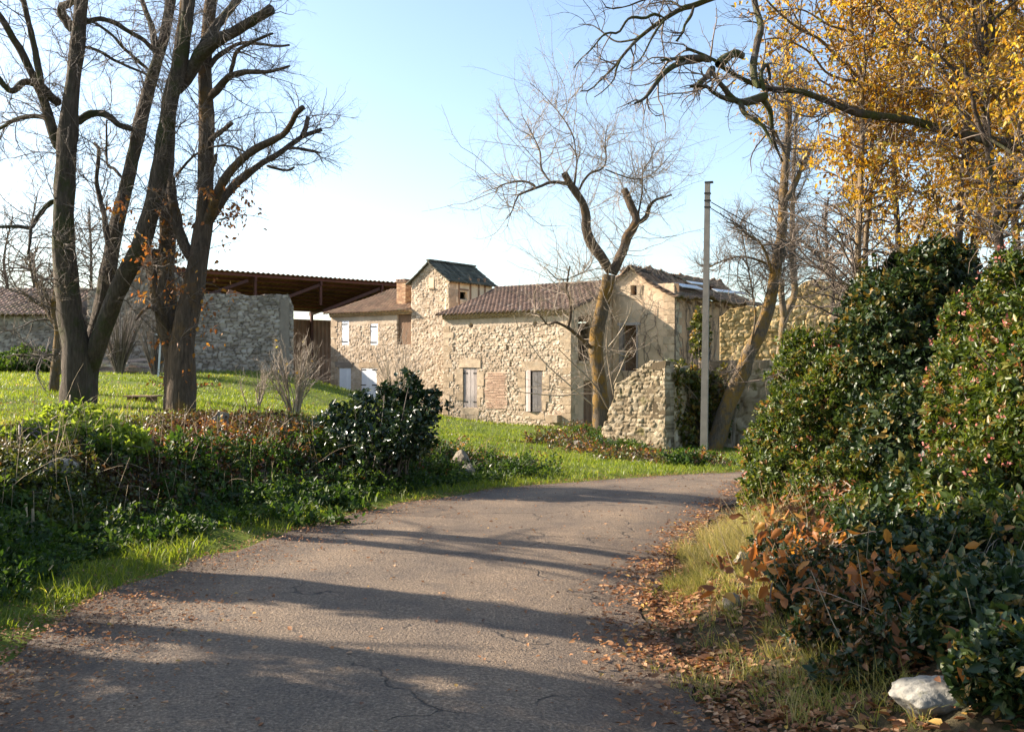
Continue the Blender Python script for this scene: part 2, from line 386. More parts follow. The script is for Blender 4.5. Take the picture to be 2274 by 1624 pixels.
ck = ramp(n, [(.0, (.8, .8, .8)), (.009, (0, 0, 0))], vo.outputs['Distance'])
ckm = mix(n, 1.0, ck, ramp(n, [(.515, (0, 0, 0)), (.57, (1, 1, 1))], noise(n, .75, 3, .5)), 'MULTIPLY')
c = mix(n, ckm, c, (.022, .018, .015))
ta = attr(n)
ed = ramp(n, [(0, (1, 1, 1)), (.05, (.8, .8, .8)), (.2, (0, 0, 0)), (.8, (0, 0, 0)), (.95, (.8, .8, .8)), (1, (1, 1, 1))], ta)
tr = ramp(n, [(.14, (0, 0, 0)), (.29, (1, 1, 1)), (.44, (0, 0, 0)), (.56, (0, 0, 0)), (.71, (1, 1, 1)), (.86, (0, 0, 0))], ta)
c = mix(n, mix(n, 1.0, tr, ramp(n, [(.35, (.1, .1, .1)), (.65, (.8, .8, .8))], noise(n, 1.3, 4, .6)), 'MULTIPLY'), c, mix(n, 1.0, c, (1.38, 1.34, 1.28), 'MULTIPLY'))
c = mix(n, ramp(n, [(.6, (0, 0, 0)), (.63, (.6, .6, .6))], noise(n, .55, 2, .5)), c, mix(n, 1.0, c, (.72, .70, .70), 'MULTIPLY'))
c = mix(n, mix(n, 1.0, ed, ramp(n, [(.35, (0, 0, 0)), (.6, (1, 1, 1))], noise(n, 6, 4, .7)), 'MULTIPLY'), c, (.085, .055, .036))
n.links.new(c, p.inputs['Base Color']); p.inputs['Roughness'].default_value = .8; p.inputs['Specular IOR Level'].default_value = .35
hh = mix(n, 1.0, sp, ckm, 'SUBTRACT')
bump(n, p, hh, 1.0, .03)
# ------------------------------------------------------------------ ground plan
def plane_z(x, y):
    x = np.asarray(x, float); y = np.asarray(y, float)
    return -.02 * (np.clip(y, -6, 46) - 3) - .04 * np.clip(x, -6, 7) * np.clip((38 - y) / 10, 0, 1)
def on_plane(u, v):
    d = 10.0
    for k in range(60):
        q = W(u, v, d); z = plane_z(q[0], q[1])
        d = 0.5 * d + 0.5 * (CAMZ - z) * FPX * 2.2197 / (v - 820.0)
    return W(u, v, d)[:2]
ROADL = np.array([(-2.75, -12), (-2.7, 0), (-2.75, 3.5)] + [tuple(on_plane(*q)) for q in ((0, 1478), (200, 1345), (400, 1262), (600, 1197), (800, 1140), (1000, 1101), (1200, 1076), (1400, 1062), (1640, 1048), (1800, 1042))] + [(14, 25.5), (30, 27)])
ROADR = np.array([(1.3, -12), (1.15, 0), (1.1, 3.2)] + [tuple(on_plane(*q)) for q in ((1600, 1610), (1500, 1490), (1440, 1390), (1455, 1300), (1540, 1205), (1610, 1130), (1665, 1095), (1760, 1078))] + [(14, 20.5), (30, 22)])
TOE = np.array([(-4.1, -12), (-4.0, 0), (-4.1, 3.5)] + [tuple(on_plane(*q)) for q in ((-60, 1262), (0, 1240), (200, 1206), (400, 1166), (600, 1126), (800, 1090), (1000, 1067), (1180, 1052), (1400, 1042), (1640, 1030))] + [(14, 28), (30, 30)])
def sdist(x, y, L):
    """signed distance: positive on the left of the polyline's direction"""
    x = np.asarray(x, float); y = np.asarray(y, float)
    best = np.full(x.shape, 1e9); sg = np.zeros(x.shape)
    for a, b in zip(L[:-1], L[1:]):
        d = b - a; l2 = (d ** 2).sum()
        t = np.clip(((x - a[0]) * d[0] + (y - a[1]) * d[1]) / l2, 0, 1)
        qx = x - a[0] - t * d[0]; qy = y - a[1] - t * d[1]
        e = np.hypot(qx, qy)
        s = d[0] * (y - a[1]) - d[1] * (x - a[0])
        m = e < best - 1e-9
        best = np.where(m, e, best); sg = np.where(m, np.sign(s), sg)
    return best * sg
LC = [(-7.8, 18, .97), (-5.65, 17, .93), (-8.3, 15, .92), (-5.3, 13, .72), (-5.0, 10.4, .70), (-5.6, 7.5, .72), (-5.6, 4, .8), (-5, -6, .9), (-12, 6, 1.2), (-3.6, 14.6, .5), (-23.4, 45, 1.45), (-10.6, 48, 1.40), (-18.7, 46, 1.40),
      (-5.9, 30, .46), (-10.8, 59.4, .15), (-5.3, 54.5, -.55), (-3.6, 50.3, -.95), (2.8, 46, -1.0), (-2.0, 34, -.55), (-.8, 24, -.30), (-4.9, 22, .66), (-2.6, 16.6, .45), (-1.0, 17.2, .05), (.5, 18.6, -.28),
      (2.5, 20, -.43), (5.4, 27.7, -.71), (3.6, 33, -.72), (9, 33, -.95), (8, 47, -1.0), (-15, 12, 1.3), (-14, 25, 1.25), (-25, 20, 1.6), (-30, 70, 1.2), (0, 75, -1), (30, 75, -1), (30, 40, -1.2), (-40, 40, 1.8), (-11, 35, 1.02), (-10, 25, 1.02), (2, 40, -.86)]
LC = np.array(LC, float)
def _phi(r): return r * r * np.log(np.maximum(r, 1e-6))
_n = len(LC)
_A = np.zeros((_n + 3, _n + 3))
_D = np.hypot(LC[:, None, 0] - LC[None, :, 0], LC[:, None, 1] - LC[None, :, 1])
_A[:_n, :_n] = _phi(_D) + np.eye(_n) * 1.0
_A[:_n, _n] = 1; _A[:_n, _n + 1:] = LC[:, :2]; _A[_n, :_n] = 1; _A[_n + 1:, :_n] = LC[:, :2].T
_w = np.linalg.solve(_A, np.concatenate([LC[:, 2], np.zeros(3)]))
def lawn_z(x, y):
    x = np.clip(x, -42, 34); y = np.clip(y, -8, 76)
    z = _w[_n] + _w[_n + 1] * x + _w[_n + 2] * y
    for k in range(_n): z = z + _w[k] * _phi(np.hypot(x - LC[k, 0], y - LC[k, 1]))
    return np.clip(z, -1.4, 2.0)
def ground(x, y):
    x = np.asarray(x, float); y = np.asarray(y, float)
    p = plane_z(x, y)
    dl = sdist(x, y, TOE); dr = -sdist(x, y, ROADR)
    s = sstep(0, 1.25, dl + .35 * (fbm(x * .9, y * .9, 5) - .5))
    z = p * (1 - s) + lawn_z(x, y) * s
    sr = sstep(.1, 1.35, dr)
    z = z + sr * (.42 + .25 * np.clip(dr - 2, 0, 4))
    off = np.maximum(sstep(0.0, .5, sdist(x, y, ROADL)), sstep(0.0, .5, dr))
    z = z + off * (.10 * (fbm(x * 1.3, y * 1.3, 1) - .5) + .045 * (fbm(x * 5, y * 5, 2) - .5) + .04)
    return z + .03 * (fbm(x * .6, y * .6, 8) - .5)
def gpt(x, y): return np.array([x, y, float(ground(np.array([x]), np.array([y]))[0])])
def on_ground(u, v, dmin=3.0, dmax=70.0):
    d = np.linspace(dmin, dmax, 2500)
    x = (u - 1136.5) / 2.2197 * d / FPX
    z = CAMZ - (v - 820.0) / 2.2197 * d / FPX
    g = ground(x, d)
    k = np.nonzero(z <= g)[0]
    k = k[0] if len(k) else len(d) - 1
    return np.array([x[k], d[k], g[k]])
def lattice(a, b, lo, hi, fine, coarse_end):
    core = np.arange(lo, hi + 1e-6, fine)
    l = []; x = lo; s = fine
    while x > a: s *= 1.22; x -= s; l.append(max(x, a))
    r = []; x = hi; s = fine
    while x < b: s *= 1.22; x += s; r.append(min(x, b))
    return np.concatenate([np.array(l[::-1]), core, np.array(r)])
gx = lattice(-900, 900, -9.5, 7.5, .1, 0); gy = lattice(-60, 1500, 2.5, 26, .1, 0)
X, Y = np.meshgrid(gx, gy, indexing='ij')
Z = ground(X, Y)
dl = sdist(X, Y, TOE); dr = -sdist(X, Y, ROADR)
soil = np.clip(np.maximum(sstep(-.2, .3, dl) * (1 - sstep(1.8, 2.6, dl)) * sstep(22, 17, Y), sstep(-.6, -.2, dr)), 0, 1) * .9
mb = MB(); sheet(mb, np.stack([X, Y, Z], -1), tint=soil)
tag(mb.build('ground', M['terrain']), 'grassy ground with a raised lawn and banks along the lane', 'ground', kind='structure')
# road: cross strips between its two edges
def poly_at(L, n):
    return cr(np.column_stack([L, np.zeros(len(L))]), n)[:, :2]
A = poly_at(ROADL, 420); B = poly_at(ROADR, 420)
t = np.linspace(0, 1, 25)
Pxy = A[:, None, :] * (1 - t[None, :, None]) + B[:, None, :] * t[None, :, None]
edge = np.minimum(t, 1 - t)[None, :]
wob = .28 * (fbm(np.arange(420)[:, None] * .22 + 0 * edge, 0 * edge + np.round(t)[None, :] * 7, 4) - .45)
cx = nrm(B - A)[:, None, :]
Pxy = Pxy + cx * (wob * np.clip(1 - edge / .12, 0, 1) * np.where(t < .5, -1, 1)[None, :])[..., None]
RZ = ground(Pxy[..., 0], Pxy[..., 1]) + .012 + .05 * sstep(0, .3, edge)
mb = MB(); sheet(mb, np.concatenate([Pxy, RZ[..., None]], -1), tint=np.broadcast_to(t[None, :], (420, 25)), flip=True)
tag(mb.build('road', M['asphalt']), 'worn cracked asphalt lane curving to the right', 'road', kind='structure')
def road_z(x, y): return ground(x, y) + .065
# ------------------------------------------------------------------ masonry, roofs, trim
T = np.array([.809, -.588, 0.0]); NO = np.array([-.588, -.809, 0.0]); BK = -NO
def worley(u, v, cw, ch, s):
    u = u + .3 * cw * (fbm(u / cw * .7, v / ch * .7, s + 9) - .5) * 2; v = v + .35 * ch * (fbm(u / cw * .6, v / ch * .6, s + 5) - .5) * 2
    J = np.floor(v / ch)
    F1 = np.full(u.shape, 9.0); F2 = np.full(u.shape, 9.0); I = np.zeros(u.shape)
    for dj in (-1, 0, 1):
        j = J + dj
        off = hsh(j, 0, s)
        k0 = np.floor(u / cw + off)
        for di in (-1, 0, 1):
            k = k0 + di
            px = k + .5 + .75 * (hsh(k, j, s + 1) - .5) - off
            py = j + .5 + .5 * (hsh(k, j, s + 2) - .5)
            d = (np.abs(u / cw - px) ** 2.4 + np.abs(v / ch - py) ** 2.4) ** (1 / 2.4)
            h = hsh(k, j, s + 3)
            m1 = d < F1
            F2 = np.where(m1, F1, np.minimum(F2, d)); I = np.where(m1, h, I); F1 = np.where(m1, d, F1)
    return F1, F2, I
def wall(name, parent, mat, O, t, W_, H_, thick=.5, res=.055, holes=(), diamonds=(), top=None, v0=0.0, cw=.34, ch=.2, relief=.035, left=None, smoothz=None, seed=1.0, rightf=None):
    """masonry wall with real relief; holes are rectangles (u0,u1,v0,v1); top(u) gives the height profile above v0"""
    t = np.asarray(t, float); n = np.cross(t, ZV)
    ul = list(np.linspace(0, W_, max(3, int(W_ / res) + 1))); vl = list(np.linspace(0, H_, max(3, int(H_ / res) + 1)))
    for (a, b, c, d) in holes: ul += [a, b]; vl += [c, d]
    ul = np.unique(np.round([x for x in ul if 0 <= x <= W_], 3)); vl = np.unique(np.round([x for x in vl if 0 <= x <= H_], 3))
    U, V = np.meshgrid(ul, vl, indexing='ij')
    cu = (U[:-1, :-1] + U[1:, 1:]) / 2; cv = (V[:-1, :-1] + V[1:, 1:]) / 2
    mask = np.ones(cu.shape, bool)
    for (a, b, c, d) in holes: mask &= ~((cu > a) & (cu < b) & (cv > c) & (cv < d))
    for (a, c, r) in diamonds: mask &= ~((np.abs(cu - a) + np.abs(cv - c)) < r)
    VV = V
    if top is not None:
        tp = top(U)
        VV = np.where(V <= v0, V, v0 + (V - v0) / (H_ - v0) * (tp - v0))
    UU = U
    if left is not None:                        # broken left edge: left(v) is where the wall starts
        l = left(VV); UU = l + U / W_ * (W_ - l)
    if rightf is not None:
        r = rightf(VV); UU = UU * (r / W_)
    F1, F2, I = worley(UU, VV, cw, ch, seed)
    hgt = sstep(.02, .17, F2 - F1)
    k = relief * np.ones(U.shape)
    if smoothz is not None: k = k * smoothz(UU, VV)
    disp = k * (hgt * (.35 + .9 * hsh(I * 997, 1, seed)) - .5 + .5 * (hsh(I * 331, 2, seed) - .5) * hgt * np.clip((UU / cw * 3) % 1 - .5, -.5, .5)) + .6 * k * (fbm(UU * 11, VV * 11, seed) - .5) + .03 * (fbm(UU * .8, VV * .8, seed + 4) - .5)
    P = np.asarray(O, float) + UU[..., None] * t + VV[..., None] * ZV + disp[..., None] * n
    tint = np.clip(I * .75 + .25, 0, 1) * (.15 + .85 * hgt)
    if smoothz is not None:
        sm = smoothz(UU, VV); tint = tint * sm + (1 - sm) * (.45 + .5 * fbm(UU * 1.3, VV * 1.3, seed + 6))
    mb = MB(); sheet(mb, P, mask, -n * thick, tint)
    return mb.build(name, mat, parent)
def roof(name, parent, mat, E, e, s, W_, L, keep=None, sag=.04, pitch=.25, row=.38, amp=.085, thick=.07, seed=1.0, lump=0.0):
    e = nrm(e); s = nrm(s); nn = np.cross(e, s); nn = nn if nn[2] > 0 else -nn
    nu = int(W_ / pitch * 8) + 1; nr = int(L / row) + 1
    u = np.linspace(0, W_, nu)
    v = np.unique(np.concatenate([np.arange(nr) * row, np.arange(nr) * row + row * .5, np.arange(1, nr) * row - .012]).clip(0, L)); v = np.append(v, L) if v[-1] < L - 1e-3 else v
    U, V = np.meshgrid(u, v, indexing='ij')
    colm = np.floor(U / pitch); r = np.floor(V / row + 1e-6)
    ph = U / pitch - colm
    hp = amp * (np.abs(np.sin(np.pi * ph)) - .35)
    st = .03 * (1 - (V / row - r)) + .012 * (hsh(colm, r, seed) - .5)
    sg = -sag * np.sin(np.pi * np.clip(V / L, 0, 1)) * (.5 + fbm(U * .35, V * .3, seed)) - sag * 1.3 * (fbm(U * .5, V * .5, seed + 2) - .5)
    lp = lump * (fbm(U * 2.2, V * 2.2, seed + 7) ** 2)
    jit = .012 * (hsh(colm, r, seed + 5) - .5)
    P = np.asarray(E, float) + (U + jit)[..., None] * e + V[..., None] * s + (hp + st + sg + lp)[..., None] * nn
    tint = np.clip(.05 + .5 * hsh(colm, r, seed + 1) + .4 * hsh(colm, 3, seed + 2) - .4 * (ph < .16) - .4 * (ph > .84), 0, 1)
    mask = None
    if keep is not None: mask = keep((U[:-1, :-1] + U[1:, 1:]) / 2, (V[:-1, :-1] + V[1:, 1:]) / 2)
    mb = MB(); sheet(mb, P, mask, -nn * thick, tint)
    return mb.build(name, mat, parent)
def genoise(name, parent, E, t, W_, rows=((0.0, .13), (.13, .27)), pitch=.21):
    """scalloped rows of half-round tiles under the eaves; E is at the wall face, bottom of the cornice"""
    mb = MB(); t = np.asarray(t, float); n = np.cross(t, ZV); E = np.asarray(E, float)
    a = np.linspace(0, np.pi, 6)
    for k, (z0, out) in enumerate(rows):
        box(mb, E, t, n, -.02, W_ + .02, z0 + .085, z0 + .128, -.1, out + .015, .8)
        N = int(W_ / pitch)
        for i in range(N):
            c = (i + .5 + .5 * k) * W_ / N
            o = np.column_stack([c + .1 * np.cos(a), z0 + .1 * np.sin(a) - .012]); q = np.column_stack([c + .078 * np.cos(a), z0 + .078 * np.sin(a) - .012])
            r = np.concatenate([o, q])
            V = np.concatenate([E + r[:, :1] * t + r[:, 1:] * ZV + n * (out + .02), E + r[:, :1] * t + r[:, 1:] * ZV - n * .02])
            Q = []
            for j in range(5): Q += [[j + 1, j, 6 + j, 7 + j], [j, j + 1, 13 + j, 12 + j], [7 + j, 6 + j, 18 + j, 19 + j]]
            mb.add(V, Q, tint=random.random())
    return mb.build(name, M['genoise'], parent, smooth=False)
def slab(name, parent, mat, a, b, z0, z1, th=.3, tint=.5):
    """plain hidden wall from plan point a to b"""
    a = np.array([a[0], a[1], 0.0]); b = np.array([b[0], b[1], 0.0]); t = nrm(b - a); mb = MB()
    box(mb, a, t, np.cross(t, ZV), 0, np.linalg.norm(b - a), z0, z1, -th, 0, tint)
    return mb.build(name, mat, parent, smooth=False)
def face_uv(O, t, u, v):
    """photo point -> coordinates on the wall plane through O along t"""
    t = np.asarray(t, float); n = np.cross(t, ZV)
    r = W(u, v, 1.0) - np.array([0, 0, CAMZ])
    k = np.dot(np.asarray(O) - np.array([0, 0, CAMZ]), n) / np.dot(r, n)
    q = np.array([0, 0, CAMZ]) + r * k - np.asarray(O)
    return np.dot(q, t), q[2]
def rect(O, t, conv, x0, x1, y0, y1):
    a = face_uv(O, t, *conv(x0, (y0 + y1) / 2))[0]; b = face_uv(O, t, *conv(x1, (y0 + y1) / 2))[0]
    c = face_uv(O, t, *conv((x0 + x1) / 2, y1))[1]; d = face_uv(O, t, *conv((x0 + x1) / 2, y0))[1]
    return a, b, c, d
def blocks(name, parent, mat, O, t, lst, proud=.03, deep=.12, jit=.008):
    mb = MB(); n = np.cross(t, ZV)
    for (a, b, c, d) in lst: box(mb, O, t, n, a, b, c, d, -deep, proud + random.uniform(-.008, .01), random.random(), jit=jit)
    return mb.build(name, mat, parent, smooth=False)
def shutter(parent, mat, O, t, r, n_planks=3, d0=.0, name='shutter', open_deg=0.0, hinge='l', hy=(.14, .86), iron=True, hlen=.6):
    """one leaf of planks with two iron hinges, hung in rectangle r, optionally swung out"""
    a, b, c, d = r; w_ = b - a; n = np.cross(t, ZV)
    ang = math.radians(open_deg); sg = 1 if hinge == 'l' else -1
    Oh = np.asarray(O) + t * (a if hinge == 'l' else b) + n * d0
    tt_ = t * math.cos(ang) * sg + n * math.sin(ang); nn_ = n * math.cos(ang) - t * sg * math.sin(ang)
    mb = MB(); k = w_ / n_planks
    for i in range(n_planks):
        box(mb, Oh, tt_, nn_, i * k + .005, (i + 1) * k - .005, c + random.uniform(0, .02), d - random.uniform(0, .02), 0, .035 + random.uniform(-.004, .004), random.random())
    o = mb.build(name, mat, parent, smooth=False)
    if iron:
        for h in hy:
            mb = MB(); z = c + (d - c) * h
            box(mb, Oh, tt_, nn_, -.06, w_ * hlen, z - .03, z + .03, .036, .05)
            h_ = mb.build('hinge', M['iron'], parent, smooth=False)
            h_.parent = o; h_.matrix_parent_inverse.identity(); h_.location = (0, 0, 0)
    return o
# ------------------------------------------------------------------ main stone house
AO = np.array([-3.51, 50.5, -1.15]); AR = AO + T * 7.76
house = empty('stone_house', (float(AO[0]), float(AO[1]), -1.15), 'long low stone house with brown tile roof, grey wooden shutters and black loft opening', 'house')
HA = 5.42
sh1 = rect(AO, T, c3, 1325, 1440, 1055, 1378); sh2 = rect(AO, T, c4, 365, 485, 958, 1255)
put = [rect(AO, T, c3, x - 9, x + 9, y - 20, y + 20) for (x, y) in ((1255, 905), (1475, 900), (1685, 895), (1710, 1030))] + [rect(AO, T, c4, x - 8, x + 8, y - 18, y + 18) for (x, y) in ((232, 795), (258, 915))]
dia = [(*face_uv(AO, T, *c3(1390, 715)), .17), (*face_uv(AO, T, *c4(435, 622)), .15)]
bp = rect(AO, T, c3, 1518, 1672, 1095, 1385)
def sm_a(u, v):
    k = 1 - ((u > bp[0] - .05) & (u < bp[1] + .05) & (v > bp[2] - .05) & (v < bp[3] + .05)) * .9
    return np.where(v > HA - .42, .12, k)
wall('wall', house, M['rubble'], AO, T, 7.76, HA, holes=[sh1, sh2] + put, diamonds=dia, seed=2.0, smoothz=sm_a, relief=.042, cw=.21, ch=.125, res=.035)
mb = MB(); k = 0; z = bp[2]
while z < bp[3]:
    u = bp[0] + random.uniform(-.15, .12); e_ = bp[1] + random.uniform(-.12, .15)
    while u < e_:
        l = random.uniform(.24, .34); box(mb, AO, T, NO, u, min(u + l, e_), z, z + .045, -.1, .035 + random.uniform(-.008, .01), random.uniform(.55, 1)); u += l + .012
    z += .085; k += 1
box(mb, AO, T, NO, bp[0] - .08, bp[1] + .08, bp[2], bp[3], -.1, .018, .1)
tag(mb.build('brick_patch', M['brick'], house, smooth=False), 'pale red brick patch walling up an old window')
for (r, yy) in ((sh1, c3), (sh2, c4)):
    a, b, c, d = r
    L = [(a - .22, b + .22, d, d + .42), (a - .12, b + .12, c - .36, c - .03), (a - .42, a, c + .35, c + .75), (a - .22, a, c + .75, c + 1.15), (a - .45, a, c + 1.15, d - .06), (b, b + .4, c + .5, c + .95), (b, b + .22, c + .1, c + .5), (b, b + .42, c + 1.1, d - .2)]
    if r is sh1: L += [(a - .05, a + .2, c - .72, c - .38), (a + .24, b + .05, c - .66, c - .38)]
    blocks('window_surround', house, M['ashlar'], AO, T, L, .035)
a, b, c, d = sh1; mid = (a + b) / 2
shutter(house, M['wood_grey'], AO, T, (a + .01, mid, c, d), 2, -.06, hinge='l')
shutter(house, M['wood_grey'], AO, T, (mid + .01, b - .01, c, d), 2, -.06, hinge='r')
a, b, c, d = sh2
shutter(house, M['wood_grey'], AO, T, (a, a + (b - a) * .44, c, d + .02), 2, -.03, open_deg=20, hinge='l', iron=False)
shutter(house, M['wood_grey'], AO, T, (b - (b - a) * .52, b, c, d - .06), 2, -.03, open_deg=14, hinge='r', iron=False)
q = []; z = 0.2; k = 0
while z < HA - .4:
    h = random.uniform(.28, .42); wd = (.62, .36)[k % 2] + random.uniform(-.06, .06)
    q.append((0, wd, z, min(z + h - .015, HA - .35))); z += h; k += 1
blocks('quoin', house, M['ashlar'], AO, T, q, .03, .2)
blocks('quoin', house, M['ashlar'], AO, T, [(7.76 - (.36, .62)[i % 2], 7.76, e_[2], e_[3]) for i, e_ in enumerate(q)], .03, .2)
blocks('stone_step', house, M['ashlar'], AO, T, [(6.55, 7.2, .38, .72)], .35, .1)
genoise('cornice', house, AO + ZV * HA, T, 7.8)
# return wall on the right with the black loft opening and the red-brown door
RO = AR.copy(); RL = 3.76
lo = rect(RO, BK, c4, 745, 852, 495, 892); dr_ = rect(RO, BK, c4, 783, 860, 1032, 1330)
gtop = lambda u: 5.62 + .33 * u
wall('wall', house, M['plaster'], RO, BK, RL + .0, 7.0, thick=.4, holes=[lo, (dr_[0], dr_[1], 0, dr_[3])], top=gtop, v0=4.9, seed=5.0, relief=.03, smoothz=lambda u, v: np.clip(.25 + .6 * (fbm(u * .9, v * .9, 3) - .3), 0.1, 1))
mb = MB(); nn = np.cross(BK, ZV); wdt = (dr_[1] - dr_[0]) / 4
for i in range(4): box(mb, RO, BK, nn, dr_[0] + i * wdt + .004, dr_[0] + (i + 1) * wdt - .004, .05, dr_[3] - .02, -.2, -.16, random.random())
door = mb.build('door', M['wood_brown'], house, smooth=False)
blocks('opening_sill', house, M['ashlar'], RO, BK, [(lo[0] - .1, lo[1] + .1, lo[2] - .13, lo[2])], .1, .35)
q = []; z = 0.1; k = 0
while z < HA - .3:
    h = random.uniform(.28, .42); q.append((0.0, (.3, .55)[k % 2], z, z + h - .012)); z += h; k += 1
blocks('quoin', house, M['ashlar'], RO, BK, q, .02, .15)
# hidden walls and the roof: front slope, back slope
HD = 9.6; BL = AO + BK * HD; BR = AR + BK * HD
slab('wall', house, M['plaster'], BL + BK * 0 , AO + BK * .5, -1.15, AO[2] + HA + .1)
slab('wall', house, M['plaster'], BR, BL, -1.15, AO[2] + HA + .1)
slab('wall', house, M['plaster'], AR + BK * RL, BR, -1.15, AO[2] + HA + .1)
S1 = nrm(BK + ZV * .335)
EZ = AO[2] + HA + .27
roof('roof', house, M['tile'], AO + NO * .36 - T * .28 + ZV * (HA + .22), T, S1, 8.25, 5.5, sag=.07, seed=3.0)
roof('roof', house, M['tile'], BR + BK * .36 + T * .2 + ZV * (HA + .22), -T, nrm(NO + ZV * .335), 8.25, 5.4, sag=.07, seed=4.0)
mb = MB()
for i in range(26):
    s0 = AO + BK * 4.86 - T * .28 + T * (i * .32) + ZV * (HA + .3 + 5.15 * .335 * .97); bar(mb, s0, s0 + T * .36 + ZV * .01, .2, .09, random.random())
mb.build('ridge', M['tile'], house, smooth=False)
for sgn in (0, 1):      # gable triangles
    P0 = (AO + T * .15) if sgn == 0 else (AR - T * .15)
    mb = MB(); b0 = P0 + ZV * (HA + .05); tri = [b0, b0 + BK * HD, b0 + BK * HD / 2 + ZV * 1.6]
    V = np.array(tri + [x + T * .1 for x in tri]); mb.add(V, [[0, 1, 4, 3], [1, 2, 5, 4], [2, 0, 3, 5]], [[0, 2, 1], [3, 4, 5]])
    mb.build('gable', M['plaster'], house, smooth=False)
# ------------------------------------------------------------------ ruined house with the vine-covered side
CO = AR + BK * RL; CW = 3.47; DL = 10.3
ruin = empty('ruined_house', (float(CO[0]), float(CO[1]), -1.15), 'tall ruined house with orange gable, dark tall doorway and sagging overgrown roof', 'house')
CO = CO.copy()
doorC = rect(CO, T, c4, 1068, 1165, 632, 960); winC = rect(CO, T, c4, 1125, 1170, 345, 415)
gt = lambda u: np.where(u < 1.05, 7.78 - (1.05 - u) * .55, 7.78 - (u - 1.05) * .56)
wall('wall', ruin, M['plaster'], CO, T, CW, 7.78, thick=.45, holes=[doorC, winC], top=gt, v0=max(winC[3] + .02, 6.1), seed=7.0, relief=.035, cw=.4, ch=.26, smoothz=lambda u, v: np.clip(.1 + 1.5 * (fbm(u * .7, v * .7, 13) - .42), .06, 1))
a, b, c, d = doorC
mb = MB(); nn = NO
for (x0, x1, z0, z1) in ((a - .3, b + .25, d, d + .13), (a - .2, a, c, d), (b, b + .1, c, d)): box(mb, CO, T, NO, x0, x1, z0, z1, -.15, .05, random.random())
mb.build('door_frame', M['wood_grey'], ruin, smooth=False)
shutter(ruin, M['wood_brown'], CO, T, (a, b - .02, c, d), 3, -.25, name='door', open_deg=-55, hinge='l', iron=False)
a, b, c, d = winC
blocks('window_surround', ruin, M['ashlar'], CO, T, [(a - .55, a, c, d), (b, b + .3, c, d), (a - .3, b + .25, c - .2, c)], .03)
q = []; z = 2.0; k = 0
while z < 6.3:
    h = random.uniform(.3, .42); wd = (.62, .4)[k % 2]
    q.append((CW - wd, CW, z, z + h - .015)); z += h; k += 1
blocks('quoin', ruin, M['ashlar'], CO, T, q, .025, .2)
DO = CO + T * CW
wall('wall', ruin, M['redplaster'], DO, BK, DL, 6.35, thick=.45, seed=9.0, relief=.04, res=.07, cw=.4, ch=.26, smoothz=lambda u, v: np.clip(.15 + 1.6 * (fbm(u * .6, v * .6, 23) - .36), .08, 1))
q = []; z = 2.0; k = 0
while z < 6.3:
    h = random.uniform(.3, .42); q.append((0, (.4, .66)[k % 2], z, z + h - .015)); z += h; k += 1
blocks('quoin', ruin, M['ashlar'], DO, BK, q, .025, .2)
slab('wall', ruin, M['redplaster'], DO + BK * DL, CO + BK * DL - T * .0, -1.15, 5.2)
RP = CO + T * 1.05
sl = nrm(-T + ZV * .56)
dead = [0]
roof('roof', ruin, M['tile_brown'], DO + T * .34 + NO * .2 + ZV * (6.35 - .06), BK, sl, DL + .5, 3.15, sag=.2, seed=11.0, lump=.28, keep=lambda u, v: ~((fbm(u * .9, v * 1.3, 31) > .66) & (u > 4)))
roof('roof', ruin, M['tile_brown'], CO + BK * (DL + .3) - T * 1.0 + ZV * 6.72, NO, nrm(T + ZV * .56), DL + .5, 2.35, sag=.14, seed=12.0, lump=.2)
for (x0, y0, x1, y1, w_) in ((1470, 350, 1630, 372, .5), (1730, 388, 1960, 412, .35), (1545, 330, 1660, 345, .3)):
    k0 = W(*c4(x0, y0), 48.3); k1 = W(*c4(x1, y1), 51.2); mb = MB()
    bar(mb, k0 + ZV * .06, k1 + ZV * .06, w_, .03, .5, up=nrm(ZV + T * .5)); tag(mb.build('roof_sheet', M['zinc'], ruin, smooth=False), 'pale loose metal sheet')
mb = MB()
for i in range(9):
    s0 = RP + BK * (i * 1.1 + .2) + ZV * 7.62; bar(mb, s0 - ZV * .1, s0 + T * 2.7 - ZV * 1.58, .09, .13, random.random())
mb.build('rafter', M['wood_brown'], ruin, smooth=False)
# ------------------------------------------------------------------ little tower
TW_, TD = 2.75, 3.9
TR = np.array([-3.46, 54.0, -1.15]); TO = TR - T * TW_
tower = empty('stone_tower', (float(TO[0]), float(TO[1]), -1.15), 'small square stone tower with dark tiled gable roof and cream half-timbered side', 'tower')
eT, pT = 6.67 + 1.15, 7.66 + 1.15
nich = rect(TO, T, c3, 1050, 1088, 328, 405)
wall('wall', tower, M['rubble'], TO, T, TW_, pT, thick=.4, top=lambda u: pT - np.abs(u - TW_ / 2) * (pT - eT) / (TW_ / 2), v0=eT - .8, seed=15.0, relief=.035, cw=.21, ch=.125, res=.04, smoothz=lambda u, v: np.where((u > .0) & (u < TW_ - .0) & (v > 5.2) & (v < 6.1) & (u > 2.2), .15, 1))
blocks('niche', tower, M['cream'], TO, T, [(nich[0], nich[1], nich[2], nich[3])], .03, .1)
blocks('niche_sill', tower, M['ashlar'], TO, T, [(nich[0] - .06, nich[1] + .06, nich[2] - .08, nich[2])], .09, .1)
hole = rect(TR, BK, c3, 1283, 1360, 440, 500)
wall('wall', tower, M['cream'], TR, BK, TD, eT, thick=.3, res=.12, holes=[hole], relief=.006, cw=2, ch=2, seed=17.0)
mb = MB(); nT = np.cross(BK, ZV)
for x in (1290, 1383, 1450, 1500):
    a = rect(TR, BK, c3, x - 6, x + 6, 345, 445); box(mb, TR, BK, nT, a[0], a[1], a[2] - (1.2 if x < 1400 else .8), a[3] + .1, -.05, .03, random.random())
